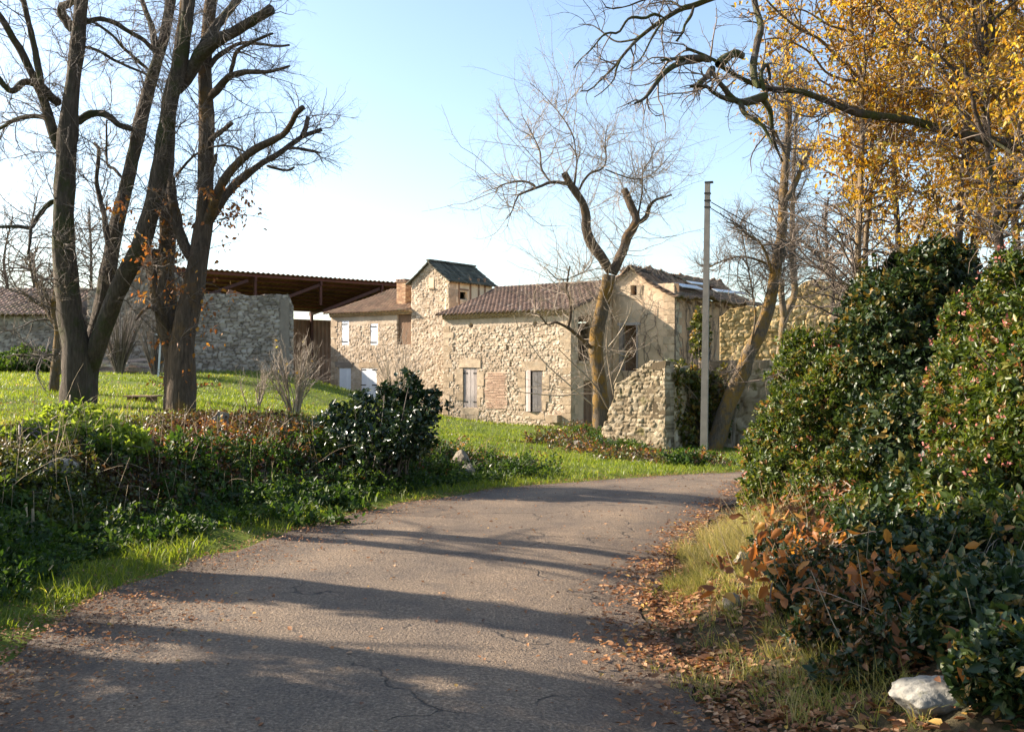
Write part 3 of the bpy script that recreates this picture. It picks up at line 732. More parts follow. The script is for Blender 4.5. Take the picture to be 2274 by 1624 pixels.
a = rect(TR, BK, c3, 1285, 1560, 425, 440); box(mb, TR, BK, nT, a[0], a[0] + .9, a[2], a[2] + .1, -.05, .035)
box(mb, TR, BK, nT, .7, TD + .1, eT - .14, eT + .02, -.05, .05)
mb.build('timber_frame', M['wood_brown'], tower, smooth=False)
q = []; z = 3.0; k = 0
while z < eT - .1:
    h = random.uniform(.3, .42); q.append((0, (.6, .75)[k % 2], z, min(z + h - .015, eT))); z += h; k += 1
blocks('quoin', tower, M['ashlar'], TR, BK, q, .025, .2)
slab('wall', tower, M['cream'], TR + BK * TD, TO + BK * TD, -1.15, eT - 1.15)
slab('wall', tower, M['cream'], TO + BK * TD, TO + BK * .4, -1.15, eT - 1.15)
rs = (pT - eT) / (TW_ / 2); rl = math.hypot(TW_ / 2 + .3, (TW_ / 2 + .3) * rs)
roof('roof', tower, M['tile_dark'], TR + T * .3 + NO * .18 + ZV * (eT - .3 * rs + .06), BK, nrm(-T + ZV * rs), TD + .4, rl, sag=.03, seed=19.0, amp=.06)
roof('roof', tower, M['tile_dark'], TO - T * .3 + BK * (TD + .22) + ZV * (eT - .3 * rs + .06), NO, nrm(T + ZV * rs), TD + .4, rl, sag=.03, seed=20.0, amp=.06)
mb = MB()
for i in range(12):
    s0 = TO + T * TW_ / 2 + NO * .2 + BK * (i * .35) + ZV * (pT + .13); bar(mb, s0, s0 + BK * .4 + ZV * .01, .22, .1, random.random())
mb.build('ridge', M['tile_dark'], tower, smooth=False)
# ------------------------------------------------------------------ house with white shutters, chimney on its roof
LW = 6.5; LO = TO - T * LW; LO = LO.copy(); LO[2] = -.9
HL = 4.85 + .9
lhouse = empty('stone_house', (float(LO[0]), float(LO[1]), -.9), 'stone house with white shutters and a brick chimney left of the tower', 'house')
rec = rect(LO, T, c3, 790, 903, 590, 868)
u1 = rect(LO, T, c3, 341, 398, 675, 872); u2 = rect(LO, T, c3, 573, 632, 697, 874)
d1 = rect(LO, T, c3, 320, 413, 1058, 1330); d2 = rect(LO, T, c3, 500, 622, 1062, 1330)
wall('wall', lhouse, M['rubble'], LO, T, LW, HL, holes=[u1, u2, d1, d2, rec], seed=21.0, relief=.035, res=.045, cw=.22, ch=.13, smoothz=lambda u, v: np.where(v > HL - .5, .15, np.where(v < 3.0, .55, 1.0)))
blocks('blocked_opening', lhouse, M['wood_brown'], LO, T, [rec], -.1, .2, 0)
for (r, k) in ((u1, 2), (u2, 2), (d1, 3), (d2, 3)):
    a, b, c, d = r
    if k == 2: shutter(lhouse, M['white_paint'], LO, T, (a, b, c, d), 3, -.04, hinge='l', hlen=.8)
    else:
        mid = (a + b) / 2
        shutter(lhouse, M['white_paint'], LO, T, (a, mid, c, d), 2, -.04, hinge='l', hy=(.5, .96), iron=(r is d2))
        shutter(lhouse, M['white_paint'], LO, T, (mid + .01, b, c, d), 2, -.04, hinge='r', hy=(.5, .96), iron=(r is d2))
a, b, c, d = d1
tag(blocks('lintel', lhouse, M['grey_rubble'], LO, T, [(a - .3, b + .15, d + .04, d + .36)], .05), 'dark grey stone lintel')
blocks('lintel', lhouse, M['ashlar'], LO, T, [(d2[0] - .2, d2[1] + .2, d + .04, d + .33)], .02)
q = []; z = 0.2; k = 0
while z < HL - .4:
    h = random.uniform(.3, .42); q.append((0, (.55, .35)[k % 2], z, z + h - .015)); z += h; k += 1
blocks('quoin', lhouse, M['ashlar'], LO, T, q, .02, .2)
genoise('cornice', lhouse, LO + ZV * HL, T, LW)
roof('roof', lhouse, M['tile_brown'], LO + NO * .36 - T * .3 + ZV * (HL + .22), T, nrm(BK + ZV * .31), LW + .3, 6.2, sag=.06, seed=23.0)
roof('roof', lhouse, M['tile_brown'], LO + BK * 11.5 + T * LW + ZV * (HL + .22), -T, nrm(NO + ZV * .31), LW + .3, 6.0, sag=.06, seed=24.0)
slab('wall', lhouse, M['plaster'], LO + BK * 11, LO + BK * .5, -.9, LO[2] + HL)
slab('wall', lhouse, M['plaster'], LO + BK * 11 + T * LW, LO + BK * 11, -.9, LO[2] + HL)
mb = MB(); b0 = LO + T * .1 + ZV * HL; tri = [b0, b0 + BK * 11, b0 + BK * 5.5 + ZV * 1.75]
mb.add(np.array(tri + [x + T * .1 for x in tri]), [[0, 1, 4, 3], [1, 2, 5, 4], [2, 0, 3, 5]], [[0, 2, 1], [3, 4, 5]]); mb.build('gable', M['plaster'], lhouse, smooth=False)
# chimney (moves with the roof)
CR_ = TO - T * 1.55 + BK * 1.2; CR_ = CR_.copy(); CR_[2] = 5.1
mb = MB(); z = 0; k = 0
while z < 1.72:
    for (oo, tt_, ww) in ((CR_ - T * .7, T, .7), (CR_, BK, .75)):
        u = -.13 * (k % 2)
        while u < ww - .01:
            box(mb, oo, tt_, np.cross(tt_, ZV), max(u, 0) + .003, min(u + .27, ww) - .003, z, z + .062, -.1, random.uniform(-.006, .008), random.random()); u += .28
    z += .075; k += 1
box(mb, CR_ - T * .7, T, NO, .02, .68, 0, 1.74, -.73, -.012, .9)
ch = mb.build('chimney', M['chimbrick'], lhouse, smooth=False)
mb = MB()
box(mb, CR_ - T * .76 + ZV * 1.745, T, NO, 0, .82, 0, .05, -.83, .05, .8)
for k in range(3):
    s0 = CR_ - T * (.6 - k * .25) + NO * .08 + ZV * 1.86; bar(mb, s0, s0 + BK * .85, .2, .1, random.random())
cp = mb.build('chimney_cap', M['tile_pale'], lhouse, smooth=False); cp.parent = ch; cp.location = (0, 0, 0)
# ------------------------------------------------------------------ open metal barn behind
B0 = np.array([-21.3, 61.5, 8.15]); B1 = np.array([-5.0, 75.0, 8.1]); bt = nrm(B1 - B0); bn = nrm(np.array([-bt[1], bt[0], 0])); BLn = np.linalg.norm(B1 - B0)
barn = empty('metal_barn', (float(B0[0]), float(B0[1]), 1.2), 'open rusty steel barn with corrugated mono-pitch roof behind the ruins', 'barn')
bs = nrm(bn - ZV * .135)
nu = int(BLn / .09) + 1; u = np.linspace(0, BLn, nu); v = np.linspace(0, 11.5, 24)
U, V = np.meshgrid(u, v, indexing='ij'); rn = np.cross(bt, bs)
mb = MB(); sheet(mb, B0 + U[..., None] * bt + V[..., None] * bs + (.07 * np.sign(np.sin(U / .36 * 2 * np.pi)) * .5)[..., None] * rn, None, -rn * .03 if rn[2] > 0 else rn * .03, .2 + .6 * hsh(np.floor(U / 1.08), np.floor(V / 3)))
mb.build('roof', M['sheet'], barn, smooth=False)
for k in range(9):
    mb = MB(); s0 = B0 + bs * (.3 + k * 1.35) - ZV * .16; bar(mb, s0, s0 + bt * BLn, .1, .16, random.random()); mb.build('purlin', M['steel'], barn, smooth=False)
for k, f in enumerate((.02, .27, .5, .735, .97)):
    s0 = B0 + bt * BLn * f
    mb = MB(); bar(mb, s0 - ZV * .4 + bs * .15, s0 - ZV * .4 + bs * 11.3, .14, .3, .4); mb.build('rafter', M['steel'], barn, smooth=False)
    mb = MB(); bar(mb, s0 + bs * .3 - ZV * .3, s0 + bs * .3 - ZV * 1.9, .16, .16, .3, up=bt); mb.build('hanger', M['steel'], barn, smooth=False)
    mb = MB(); bar(mb, np.array([s0[0] + bs[0] * 11, s0[1] + bs[1] * 11, .2]), s0 + bs * 11 - ZV * .4, .2, .2, .3, up=bt); mb.build('post', M['steel'], barn, smooth=False)
    if k < 4:
        mb = MB(); bar(mb, s0 + bt * .2 + bs * .3 - ZV * 2.3, s0 + bt * (BLn * .235 - .2) + bs * .3 - ZV * .5, .14, .2, .1); mb.build('brace', M['steel'], barn, smooth=False)
mb = MB(); bar(mb, B0 + bs * .3 - ZV * 2.2 + bt * BLn * .0, B0 + bs * .3 - ZV * 2.2 + bt * BLn * .26, .14, .2, .1); mb.build('truss_beam', M['steel'], barn, smooth=False)
mb = MB(); e0 = B0 + bs * 11.2; U, V = np.meshgrid(np.linspace(0, BLn, nu), np.linspace(0, 5.6, 6), indexing='ij')
sheet(mb, np.array([e0[0], e0[1], .2]) + U[..., None] * bt + V[..., None] * ZV - (.03 * np.sign(np.sin(U / .36 * 2 * np.pi)))[..., None] * bn, None, bn * .03, .8)
mb.build('back_wall', M['sheet'], barn, smooth=False)
U, V = np.meshgrid(np.linspace(0, 13.5, 150), np.linspace(0, 1, 6), indexing='ij'); tz = np.clip(5.4 + .5 * (U - 9), 4.4, 6.3)  # sheet wall added behind the ruin, shaped to throw a slanting shadow on lhouse
mb = MB(); sheet(mb, np.array([-17.3, 50.5, .4]) + U[..., None] * np.array([-.03, 1, 0]) + (V * tz)[..., None] * ZV + (.03 * np.sign(np.sin(U / .36 * 2 * np.pi)))[..., None] * np.array([1, 0, 0]), None, np.array([-.03, 0, 0]), .6)
mb.build('added_shadow_wall', M['sheet'], barn, smooth=False)
# ------------------------------------------------------------------ ruined walls on the lawn
R0 = np.array([-19.6, 45.4, .9]); RTt = nrm(np.array([.962, .272, 0])); RW = 9.3
rw = empty('ruined_wall', (float(R0[0]), float(R0[1]), .9), 'tall grey roofless rubble wall with ragged top in the shade on the lawn', 'wall')
def rtop(u): return 4.42 + .2 * (fbm(u * 1.1, u * 0, 3) - .5) + .06 * (hsh(np.floor(u * 4), 1) - .5) + np.clip(1.9 - np.abs(u - 2.5) * .75, 0, 2) - .5 * sstep(9.0, 9.3, u)
wall('wall', rw, M['grey_rubble'], R0, RTt, RW, 4.5, thick=.6, top=rtop, v0=3.6, seed=31.0, relief=.07, res=.05, cw=.3, ch=.13, holes=[rect(R0, RTt, c2, 948, 985, 690, 745), rect(R0, RTt, c2, 975, 1000, 725, 748)])
pc = rect(R0, RTt, c10, 955, 1040, 450, 600)
blocks('stone_pillar', rw, M['grey_rubble'], R0, RTt, [(pc[0], pc[1], pc[2] - 2.6, pc[3])], .06, .3)
# side wing of the ruin going back
slabO = R0 + RTt * .02
wall('wall', rw, M['grey_rubble'], R0 + np.array([-RTt[1], RTt[0], 0]) * 6, np.array([RTt[1], -RTt[0], 0]), 6, 4.2, thick=.5, seed=33.0, res=.1, relief=.05)
# left barn
K0 = np.array([-30.5, 45.2, .8]); KT = nrm(np.array([1, .02, 0])); KW = 9.4
lb = empty('stone_barn', (float(K0[0]), float(K0[1]), .8), 'low stone barn with pinkish tile roof at the far left edge of the lawn', 'barn')
wall('wall', lb, M['grey_rubble'], K0, KT, KW, 3.4, thick=.5, seed=35.0, relief=.05, res=.06, cw=.3, ch=.13)
kb = np.array([-KT[1], KT[0], 0])
roof('roof', lb, M['tile_pale'], K0 - kb * .35 - KT * .2 + ZV * 3.42, KT, nrm(kb + ZV * .32), KW + .4, 5.2, sag=.08, seed=37.0)
slab('wall', lb, M['grey_rubble'], K0 + KT * KW + kb * .5, K0 + KT * KW + kb * 9, .8, 4.2)
slab('wall', lb, M['grey_rubble'], K0 + KT * KW + kb * 9, K0 + kb * 9, .8, 4.2)
roof('roof', lb, M['tile_pale'], K0 + kb * 9.6 + KT * (KW + .2) + ZV * 3.42, -KT, nrm(-kb + ZV * .32), KW + .4, 5.2, sag=.08, seed=38.0)
mb = MB(); b0 = K0 + KT * (KW - .3) + ZV * 3.4; tri = [b0, b0 + kb * 9, b0 + kb * 4.5 + ZV * 1.4]
mb.add(np.array(tri + [x + KT * .3 for x in tri]), [[0, 1, 4, 3], [1, 2, 5, 4], [2, 0, 3, 5]], [[0, 2, 1], [3, 4, 5]]); mb.build('gable', M['grey_rubble'], lb, smooth=False)
# ------------------------------------------------------------------ broken roadside wall, its ivied side, the low wall behind, and the ochre ruin
PO = np.array([2.72, 30.55, -1.1]); PWd = 2.28
w1 = empty('broken_stone_wall', (float(PO[0]), float(PO[1]), -1.1), 'broken rubble wall end stepping up to a squared pillar left of the pole', 'wall')
def lft(v): return np.interp(v, (0, 1.0, 1.06, 1.55, 2.0, 2.39, 2.6, 2.87, 3.1), (.1, .16, .22, .36, .52, .6, .98, 1.36, 1.5)) + .16 * (hsh(np.floor(v * 5), 3) - .5)
wall('wall', w1, M['old_rubble'], PO, T, PWd, 3.12, thick=.55, res=.035, seed=41.0, relief=.045, cw=.23, ch=.13, left=lft, top=lambda u: 3.1 - .1 * (fbm(u * 3, 0 * u, 5)) - .25 * sstep(.9, .2, u), v0=2.6)
q = []; z = .1; k = 0
while z < 2.95:
    h = random.uniform(.34, .5); q.append((PWd - (.62, .4)[k % 2], PWd, z, min(z + h - .02, 3.02))); z += h; k += 1
blocks('quoin', w1, M['old_rubble'], PO, T, q, .012, .3, .025)
P2 = PO + T * PWd
w2 = empty('ivied_wall', (float(P2[0]), float(P2[1]), -1.1), 'old stone wall running back from the pillar, overgrown with ivy behind the pole', 'wall')
wall('wall', w2, M['old_rubble'], P2 + BK * .56, BK, 3.0, 2.9, thick=.5, res=.05, seed=43.0, relief=.06, top=lambda u: 2.85 + .25 * (fbm(u * 2, 0 * u, 6) - .5), v0=2.3)
P3 = np.array([6.0, 31.6, -1.3]); t3 = nrm(np.array([.97, -.24, 0]))
w3 = empty('low_stone_wall', (float(P3[0]), float(P3[1]), -1.3), 'shaded flat-topped stone wall beside the lane right of the pole', 'wall')
wall('wall', w3, M['old_rubble'], P3, t3, 6.5, 3.3, thick=.5, res=.06, seed=45.0, relief=.05, cw=.45, ch=.3)
P4 = np.array([8.35, 39.5, -1.2]); t4 = nrm(np.array([.93, -.36, 0]))
w4 = empty('ruined_wall', (float(P4[0]), float(P4[1]), -1.2), 'sunlit ochre ruined wall with ragged top behind the leaning tree', 'wall')
wall('wall', w4, M['ochre_rubble'], P4, t4, 7.0, 5.3, thick=.55, res=.035, seed=47.0, relief=.05, cw=.27, ch=.16, top=lambda u: 5.4 + .5 * (fbm(u * 1.4, 0 * u, 8) - .5) + .9 * sstep(2.2, 3.2, u) - .5 * sstep(4.4, 5.4, u) - .5 * sstep(.5, 0, u), v0=3.0)
# ------------------------------------------------------------------ pole and cables
pp = on_ground(1562, 1008, 20, 40); PD = pp[1]
pole = empty('utility_pole', tuple(map(float, pp)), 'slim square concrete utility pole beside the ivied wall', 'pole')
mb = MB(); tp = W(1571, 405, PD); pb = pp - ZV * .2
tt_ = np.array([.94, -.34, 0]); n2 = np.cross(tt_, ZV)
for k in range(12):
    f0, f1 = k / 12, (k + 1) / 12
V = []
for f in np.linspace(0, 1, 13):
    c = pb + (tp - pb) * f; h = .098 - .03 * f
    V += [c - tt_ * h + n2 * h * .8, c + tt_ * h + n2 * h * .8, c + tt_ * h - n2 * h * .8, c - tt_ * h - n2 * h * .8]
Q = []
for k in range(12):
    for j in range(4): Q.append([k * 4 + j, k * 4 + (j + 1) % 4, k * 4 + 4 + (j + 1) % 4, k * 4 + 4 + j])
Q.append([48, 49, 50, 51]); mb.add(np.array(V), Q, tint=.6); mb.build('shaft', M['concrete'], pole, smooth=False)
for zz in (.3, .5, .68): mb = MB(); box(mb, tp - ZV * zz, tt_, n2, -.085, .085, -.018, .018, -.075, .075); mb.build('band', M['iron'], pole, smooth=False)
mb = MB()
box(mb, tp, tt_, n2, -.075, .15, -.02, .025, -.06, .06)
mb.build('bracket', M['iron'], pole, smooth=False)
for nm, off, lab, dz in (('overhead_cable', .55, 'upper dark cable sagging right from the concrete pole', 0), ('overhead_cable', .72, 'lower dark cable sagging right from the concrete pole', .0)):
    a = tp - ZV * off + tt_ * .1; b = np.array([19, 37.5, 4.6 - (off - .55) * 4]); s = np.linspace(0, 1, 26)[:, None]
    P = a + (b - a) * s - ZV * (s * (1 - s)) * 3.2
    mb = MB(); tubes(mb, P[None], np.full((1, 26), .014), 5, [.3]); o = mb.build(nm, M['iron']); tag(o, lab, 'cable')
# ------------------------------------------------------------------ trees
def tree(name, label, cat, base, stems, branches, barkm, twigm, n2_, n3, n4, group=None, lv=None, rough=.17, up=(.06, .06, .04), l2=(.5, 1.9), l3=(.25, .8), l4=(.12, .4), leaf=None, t2=(.12, 1), S=14, ang=(25, 75), hang=0, extra=None, r2=.03, r3=.009, r4=.0045, tap=.5, bm2=None):
    o = empty(name, tuple(map(float, base)), label, cat, group)
    mb = MB()
    for k, (P, R) in enumerate(stems): tubes(mb, P[None], R[None], S, [random.random()], rough, k * 3.1 + base[0])
    mb.build('trunk', M[barkm], o)
    for k, (P, R) in enumerate(branches):
        mb = MB(); tubes(mb, P[None], R[None], 9, [random.random()], rough, k * 1.7); mb.build('branch', M[bm2 or barkm], o)
    al = [(cr(P, 24), np.interp(np.linspace(0, 1, 24), np.linspace(0, 1, len(R)), R)) for P, R in stems + branches]
    P1 = np.array([x[0] for x in al]); R1 = np.array([x[1] for x in al])
    mb = MB(); tips = []
    if n2_:
        P2_, R2_ = sprout(P1, R1, n2_, t2[0], t2[1], *l2, *ang, r2, 8, .2, up[0], taper=tap); tubes(mb, P2_, R2_, 4); tips = (P2_, R2_)
    if n3:
        P3_, R3_ = sprout(P2_, R2_, n3, .1, 1, *l3, 25, 75, r3, 6, .22, up[1]); tubes(mb, P3_, R3_, 3); tips = (P3_, R3_)
    if n4:
        P4_, R4_ = sprout(P3_, R3_, n4, .1, 1, *l4, 25, 70, r4, 4, .2, up[2]); tubes(mb, P4_, R4_, 3); tips = (P4_, R4_)
    if extra is not None:
        for (P, R) in extra: tubes(mb, P[None], R[None], 4)
    if mb.n: mb.build('crown', M[twigm], o)
    if leaf:
        mat, nl, L, tsel = leaf
        P, R = tips; i = rng.integers(0, len(P), nl); j = rng.integers(1, P.shape[1], nl)
        pos = P[i, j] + rng.normal(0, .03, (nl, 3)); ax = rng.normal(0, .7, (nl, 3)) + np.array([0, 0, -.7])
        if tsel is not None: k = tsel(pos); pos = pos[k]; ax = ax[k]
        mb = MB(); leaves(mb, pos, ax, L * (.6 + .7 * rng.random(len(pos))), .52); mb.build('foliage', M[mat], o)
    return o
def g0(u, v, d):
    q = W(u, v, d); return gpt(q[0], d)
# --- left pair of limes
dA = 18.0
bA = g0(172, 905, dA)
def LA(pts, r0, r1, da=dA, db=dA, n=30, cv=c1, **k): return limb(pts, da, db, r0, r1, n, cv, **k)
stA = [LA([(492, 2700), (492, 2600), (495, 2450), (490, 2250), (455, 2020), (430, 1750), (415, 1550), (415, 1300), (430, 1000), (455, 700), (490, 350), (520, 50), (545, -350), (570, -900)], .31, .09, dA, dA - .4, 44, rpow=.55, root=False),
       LA([(560, 2700), (565, 2500), (600, 2250), (660, 2000), (700, 1750), (750, 1500), (820, 1200), (880, 950), (930, 700), (1000, 450), (1060, 250), (1100, 50), (1130, -300), (1180, -800)], .2, .08, dA + .1, dA + 1.0, 44, rpow=.6, root=False),
       LA([(575, 2430), (610, 2290), (690, 2080), (770, 1880), (850, 1720), (930, 1560), (985, 1350), (1040, 1100), (1075, 850), (1120, 600), (1180, 350), (1215, 80), (1235, -300), (1270, -800)],   .19, .10, dA + .12, dA - 1.2, 42, rpow=.8)]
brA = [LA([(380, 980), (300, 720), (240, 550), (190, 450), (130, 320), (75, 235), (0, 110), (-80, 20)], .10, .05, dA, dA - 1),
       LA([(390, 680), (320, 620), (260, 560), (160, 530), (80, 590), (20, 550), (-40, 470)], .085, .045, dA, dA - .8),
       LA([(270, 560), (235, 380), (190, 180), (150, 0), (120, -200)], .06, .04, dA - .5, dA - .9),
       LA([(330, 800), (255, 755), (110, 770), (20, 820), (-60, 860)], .05, .03, dA, dA + .6),
       LA([(490, 800), (570, 745), (650, 735), (710, 760), (780, 815), (860, 840)], .075, .05, dA, dA + .3),
       LA([(350, 1300), (290, 1350), (230, 1430), (195, 1480), (110, 1470), (0, 1475), (-60, 1470)], .05, .025, dA, dA - .6),
       LA([(200, 1475), (195, 1560), (180, 1650)], .03, .018, dA - .4, dA - .5),
       LA([(470, 200), (400, 90), (395, 40), (450, 15), (560, -60)], .09, .05, dA, dA - .3),
       LA([(540, 150), (640, 120), (740, 145), (830, 200), (930, 260), (1000, 330)], .05, .04, dA, dA + .6),
       LA([(960, 450), (900, 400), (800, 310), (740, 240), (650, 170), (560, 120)], .035, .02, dA + .6, dA + .2),
       LA([(540, 300), (640, 330), (740, 390), (850, 440), (950, 480)], .03, .02, dA, dA + .5),
       LA([(1010, 350), (985, 180), (940, 60), (900, -60)], .07, .04, dA + .7, dA + 1.2),
       LA([(1130, 600), (1230, 460), (1300, 350), (1400, 270), (1560, 180), (1680, 110), (1760, 55)], .13, .085, dA - .6, dA - 1.5, cut=True),
       LA([(1290, 340), (1370, 210), (1440, 120), (1540, 0), (1640, -130)], .09, .06, dA - .9, dA - .4),
       LA([(700, 1600), (680, 1420), (650, 1300), (625, 1180), (635, 1060), (640, 970), (610, 930)], .055, .03, dA + .1, dA + .8),
       LA([(785, 1150), (740, 1095), (695, 1065), (690, 900), (690, 780)], .03, .015, dA + .2, dA + .6)]
tree('bare_tree', 'big twin-trunked bare lime tree with a mossy dark limb at left', 'tree', bA, stA, brA, 'bark', 'twig', 300, 2300, 10500, r3=.007, r4=.0034, group='bare trees on the lawn', l2=(.5, 2.2), l3=(.3, 1.0), l4=(.15, .5), r2=.011, up=(.03, .03, .02))
dB = 17.2
bB = g0(398, 925, dB)
stB = [LA([(1175, 2760), (1175, 2650), (1180, 2450), (1190, 2250), (1215, 2080), (1260, 1850), (1290, 1680), (1320, 1520), (1335, 1300), (1335, 1000), (1335, 700), (1335, 350), (1365, 50), (1385, -300), (1400, -800)], .285, .08, dB, dB + .5, 46, rpow=.5, root=False),
       LA([(1150, 2760), (1140, 2450), (1120, 2250), (1060, 1980), (1020, 1800), (990, 1640)], .22, .17, dB + .2, dB + 1.0, 30, root=False),
       LA([(1150, 2230), (1105, 2080), (1090, 1900), (1085, 1700), (1090, 1500), (1075, 1250), (1090, 1000), (1100, 700), (1150, 400), (1190, 100), (1220, -300)], .15, .09, dB + .3, dB + 1.6, 40)]
brB = [LA([(1295, 1740), (1250, 1670), (1200, 1590), (1165, 1500), (1145, 1400), (1120, 1280), (1110, 1150)], .11, .07, dB + .2, dB + .5),
       LA([(1335, 1470), (1375, 1370), (1410, 1260), (1470, 1150), (1560, 1040), (1690, 950), (1830, 880), (1890, 800), (1920, 740), (1965, 695)], .095, .04, dB + .22, dB - 1.2, cut=True),
       LA([(1335, 1480), (1395, 1370), (1480, 1250), (1560, 1165), (1680, 1075), (1790, 1010), (1880, 945), (1970, 885), (2090, 840)], .09, .035, dB + .22, dB + .9, cut=True),
       LA([(1955, 895), (1985, 830), (2000, 760)], .05, .04, dB + .75, dB + .9, 14, cut=True),
       LA([(1850, 960), (1950, 965), (2080, 992)], .03, .02, dB + .6, dB + .9, 14),
       LA([(1730, 1075), (1800, 1095), (1870, 1105), (1910, 1085)], .03, .02, dB + .4, dB + .2, 14),
       LA([(1345, 650), (1410, 580), (1460, 520), (1500, 490), (1600, 465), (1740, 465), (1880, 428)], .08, .02, dB + .3, dB - .7),
       LA([(1490, 490), (1510, 420), (1540, 330), (1640, 270), (1770, 215)], .04, .02, dB - .1, dB - .5),
       LA([(1360, 440), (1400, 375), (1480, 320), (1560, 280), (1700, 285), (1800, 298), (1880, 290)], .05, .02, dB + .3, dB + .9),
       LA([(1350, 920), (1400, 880), (1460, 835), (1505, 800)], .05, .035, dB + .2, dB - .1, 14, cut=True),
       LA([(1360, 1120), (1385, 1070), (1405, 1000)], .04, .03, dB + .1, dB, 12, cut=True),
       LA([(1140, 1150), (1200, 1070), (1290, 990), (1400, 950), (1500, 950), (1600, 990)], .025, .015, dB + .6, dB - .2),
       LA([(1100, 2150), (1040, 2060), (990, 2000), (940, 2010), (880, 2080)], .05, .02, dB + .3, dB - .3),
       LA([(1100, 2130), (1060, 2010), (1010, 1900), (990, 1750), (1000, 1690)], .05, .03, dB + .3, dB - .3)]
tree('bare_tree', 'forked bare lime tree with two long limbs curving out to the right over the lawn', 'tree', bB, stB, brB, 'bark_brown', 'twig', 230, 1600, 7000, r3=.007, r4=.0034, group='bare trees on the lawn', l2=(.4, 1.9), l3=(.3, .9), l4=(.15, .45), leaf=('orange', 6500, .085, lambda p: (p[:, 2] < 4.9) & (p[:, 2] > 1.4) & (fbm(p[:, 0] * 1.6, p[:, 2] * 1.6, 77) > .5)), r2=.010, up=(.02, .03, .03))
bS = g0(122, 860, 24)
tree('bare_tree', 'thin lichen-covered tree standing close behind the twin-trunked lime', 'tree', bS, [limb([(118, 880), (125, 800), (130, 730), (120, 690), (128, 640), (140, 560)], 24, 24, .13, .07, 24), limb([(126, 730), (105, 690), (85, 640), (70, 560)], 24, 24.5, .06, .03, 16)], [], 'bark_ochre', 'twig', 60, 500, 1300, group='bare trees on the lawn', l2=(.8, 2.6), l3=(.4, 1.2), up=(-.03, -.02, 0), r2=.025)
# --- distant bare thicket top left behind the barn
for k, (u, v, d, h) in enumerate(((20, 640, 56, 9), (190, 640, 55, 9.5), (75, 640, 60, 11), (300, 640, 57, 8), (-60, 640, 56, 10))):
    b = W(u, 0, d); b = gpt(b[0], d)
    st = [(cr(np.array([b, b + [.2, .1, h * .35], b + [-.3 + .6 * (k % 2), 0, h * .7], b + [.1, .2, h]]), 20), np.linspace(.16, .03, 20))]
    tree('bare_tree', ('distant bare tree above the left end of the barn roof', 'distant bare tree seen between the trunks of the twin lime', 'tall distant bare tree behind the middle of the barn roof', 'distant bare tree seen left of the forked lime', 'distant bare tree at the left edge of the view')[k], 'tree', b, st, [], 'bark', 'twig', 46, 420, 1500, group='bare trees behind the barn', l2=(1.5, 4.5), l3=(.6, 1.8), l4=(.3, .9), t2=(.2, 1), r2=.04)
# --- pollarded tree in front of the house corner
dC = 37.0
bC = g0(1332, 935, dC)
LC_ = lambda pts, r0, r1, da=dC, db=dC, n=24, cv=c5, **k: limb(pts, da, db, r0, r1, n, cv, **k)
toC5 = lambda x, y: ((c4(x, y)[0] * 1.802 - 1800) * 1.746, (c4(x, y)[1] * 1.802 - 200) * 1.746)
stC = [LC_([toC5(*q) for q in ((915, 1400), (908, 1310), (905, 1180), (900, 1050), (880, 900), (872, 800), (880, 700), (900, 600), (925, 480), (950, 370), (968, 270))], .30, .235, n=36, root=False)]
brC = [LC_([(1130, 1580), (1085, 1490), (1035, 1410), (985, 1340), (955, 1250), (950, 1150), (925, 1060), (880, 1000), (835, 930), (795, 855)], .215, .135, dC, dC - .6, cut=True),
       LC_([(1130, 1580), (1165, 1500), (1210, 1400), (1240, 1300), (1290, 1220), (1300, 1170), (1265, 1090), (1235, 1020), (1218, 975)], .215, .14, dC, dC + .8, cut=True),
       LC_([(1310, 1210), (1370, 1165), (1395, 1090), (1430, 1050), (1490, 1030), (1550, 1010)], .10, .03, dC + .7, dC + .2),
       LC_([(830, 940), (770, 925), (700, 925), (620, 955), (540, 985), (480, 1010)], .07, .04, dC - .5, dC - 1.2),
       LC_([(600, 955), (550, 925), (490, 915), (400, 930), (340, 955), (318, 1000)], .05, .02, dC - .9, dC - .4),
       LC_([(480, 1010), (455, 1060), (430, 1130), (395, 1180)], .035, .015, dC - 1.2, dC - 1.4),
       LC_([(865, 960), (880, 850), (885, 740), (860, 690), (830, 650)], .05, .02, dC - .5, dC - .1),
       LC_([(700, 920), (640, 830), (630, 720), (605, 650), (560, 560), (500, 450)], .045, .012, dC - .7, dC + .2),
       LC_([(900, 985), (930, 920), (980, 860), (1060, 830), (1090, 770), (1085, 640), (1100, 520)], .05, .012, dC - .4, dC - 1.2),
       LC_([(880, 720), (860, 600), (800, 490), (730, 400), (640, 300), (560, 230)], .03, .01, dC - .3, dC + .6),
       LC_([(1080, 830), (1180, 870), (1300, 900), (1420, 860), (1550, 720)], .03, .01, dC - .9, dC + .4),
       LC_([(1310, 1180), (1340, 1000), (1350, 850), (1400, 760), (1450, 640)], .04, .01, dC + .7, dC),
       LC_([toC5(*q) for q in ((840, 800), (800, 760), (750, 715), (690, 665), (640, 635), (580, 610), (525, 630), (490, 590), (455, 555), (400, 545))], .085, .02, dC - .1, dC - 1.4),
       LC_([toC5(*q) for q in ((670, 650), (690, 560), (685, 450), (660, 380), (668, 300), (685, 205))], .06, .03, dC - .5, dC - .9),
       LC_([toC5(*q) for q in ((680, 300), (600, 300), (560, 270), (500, 210))], .03, .012, dC - .8, dC - 1.2),
       LC_([toC5(*q) for q in ((690, 290), (760, 260), (820, 220), (860, 140))], .03, .012, dC - .8, dC - .5)]
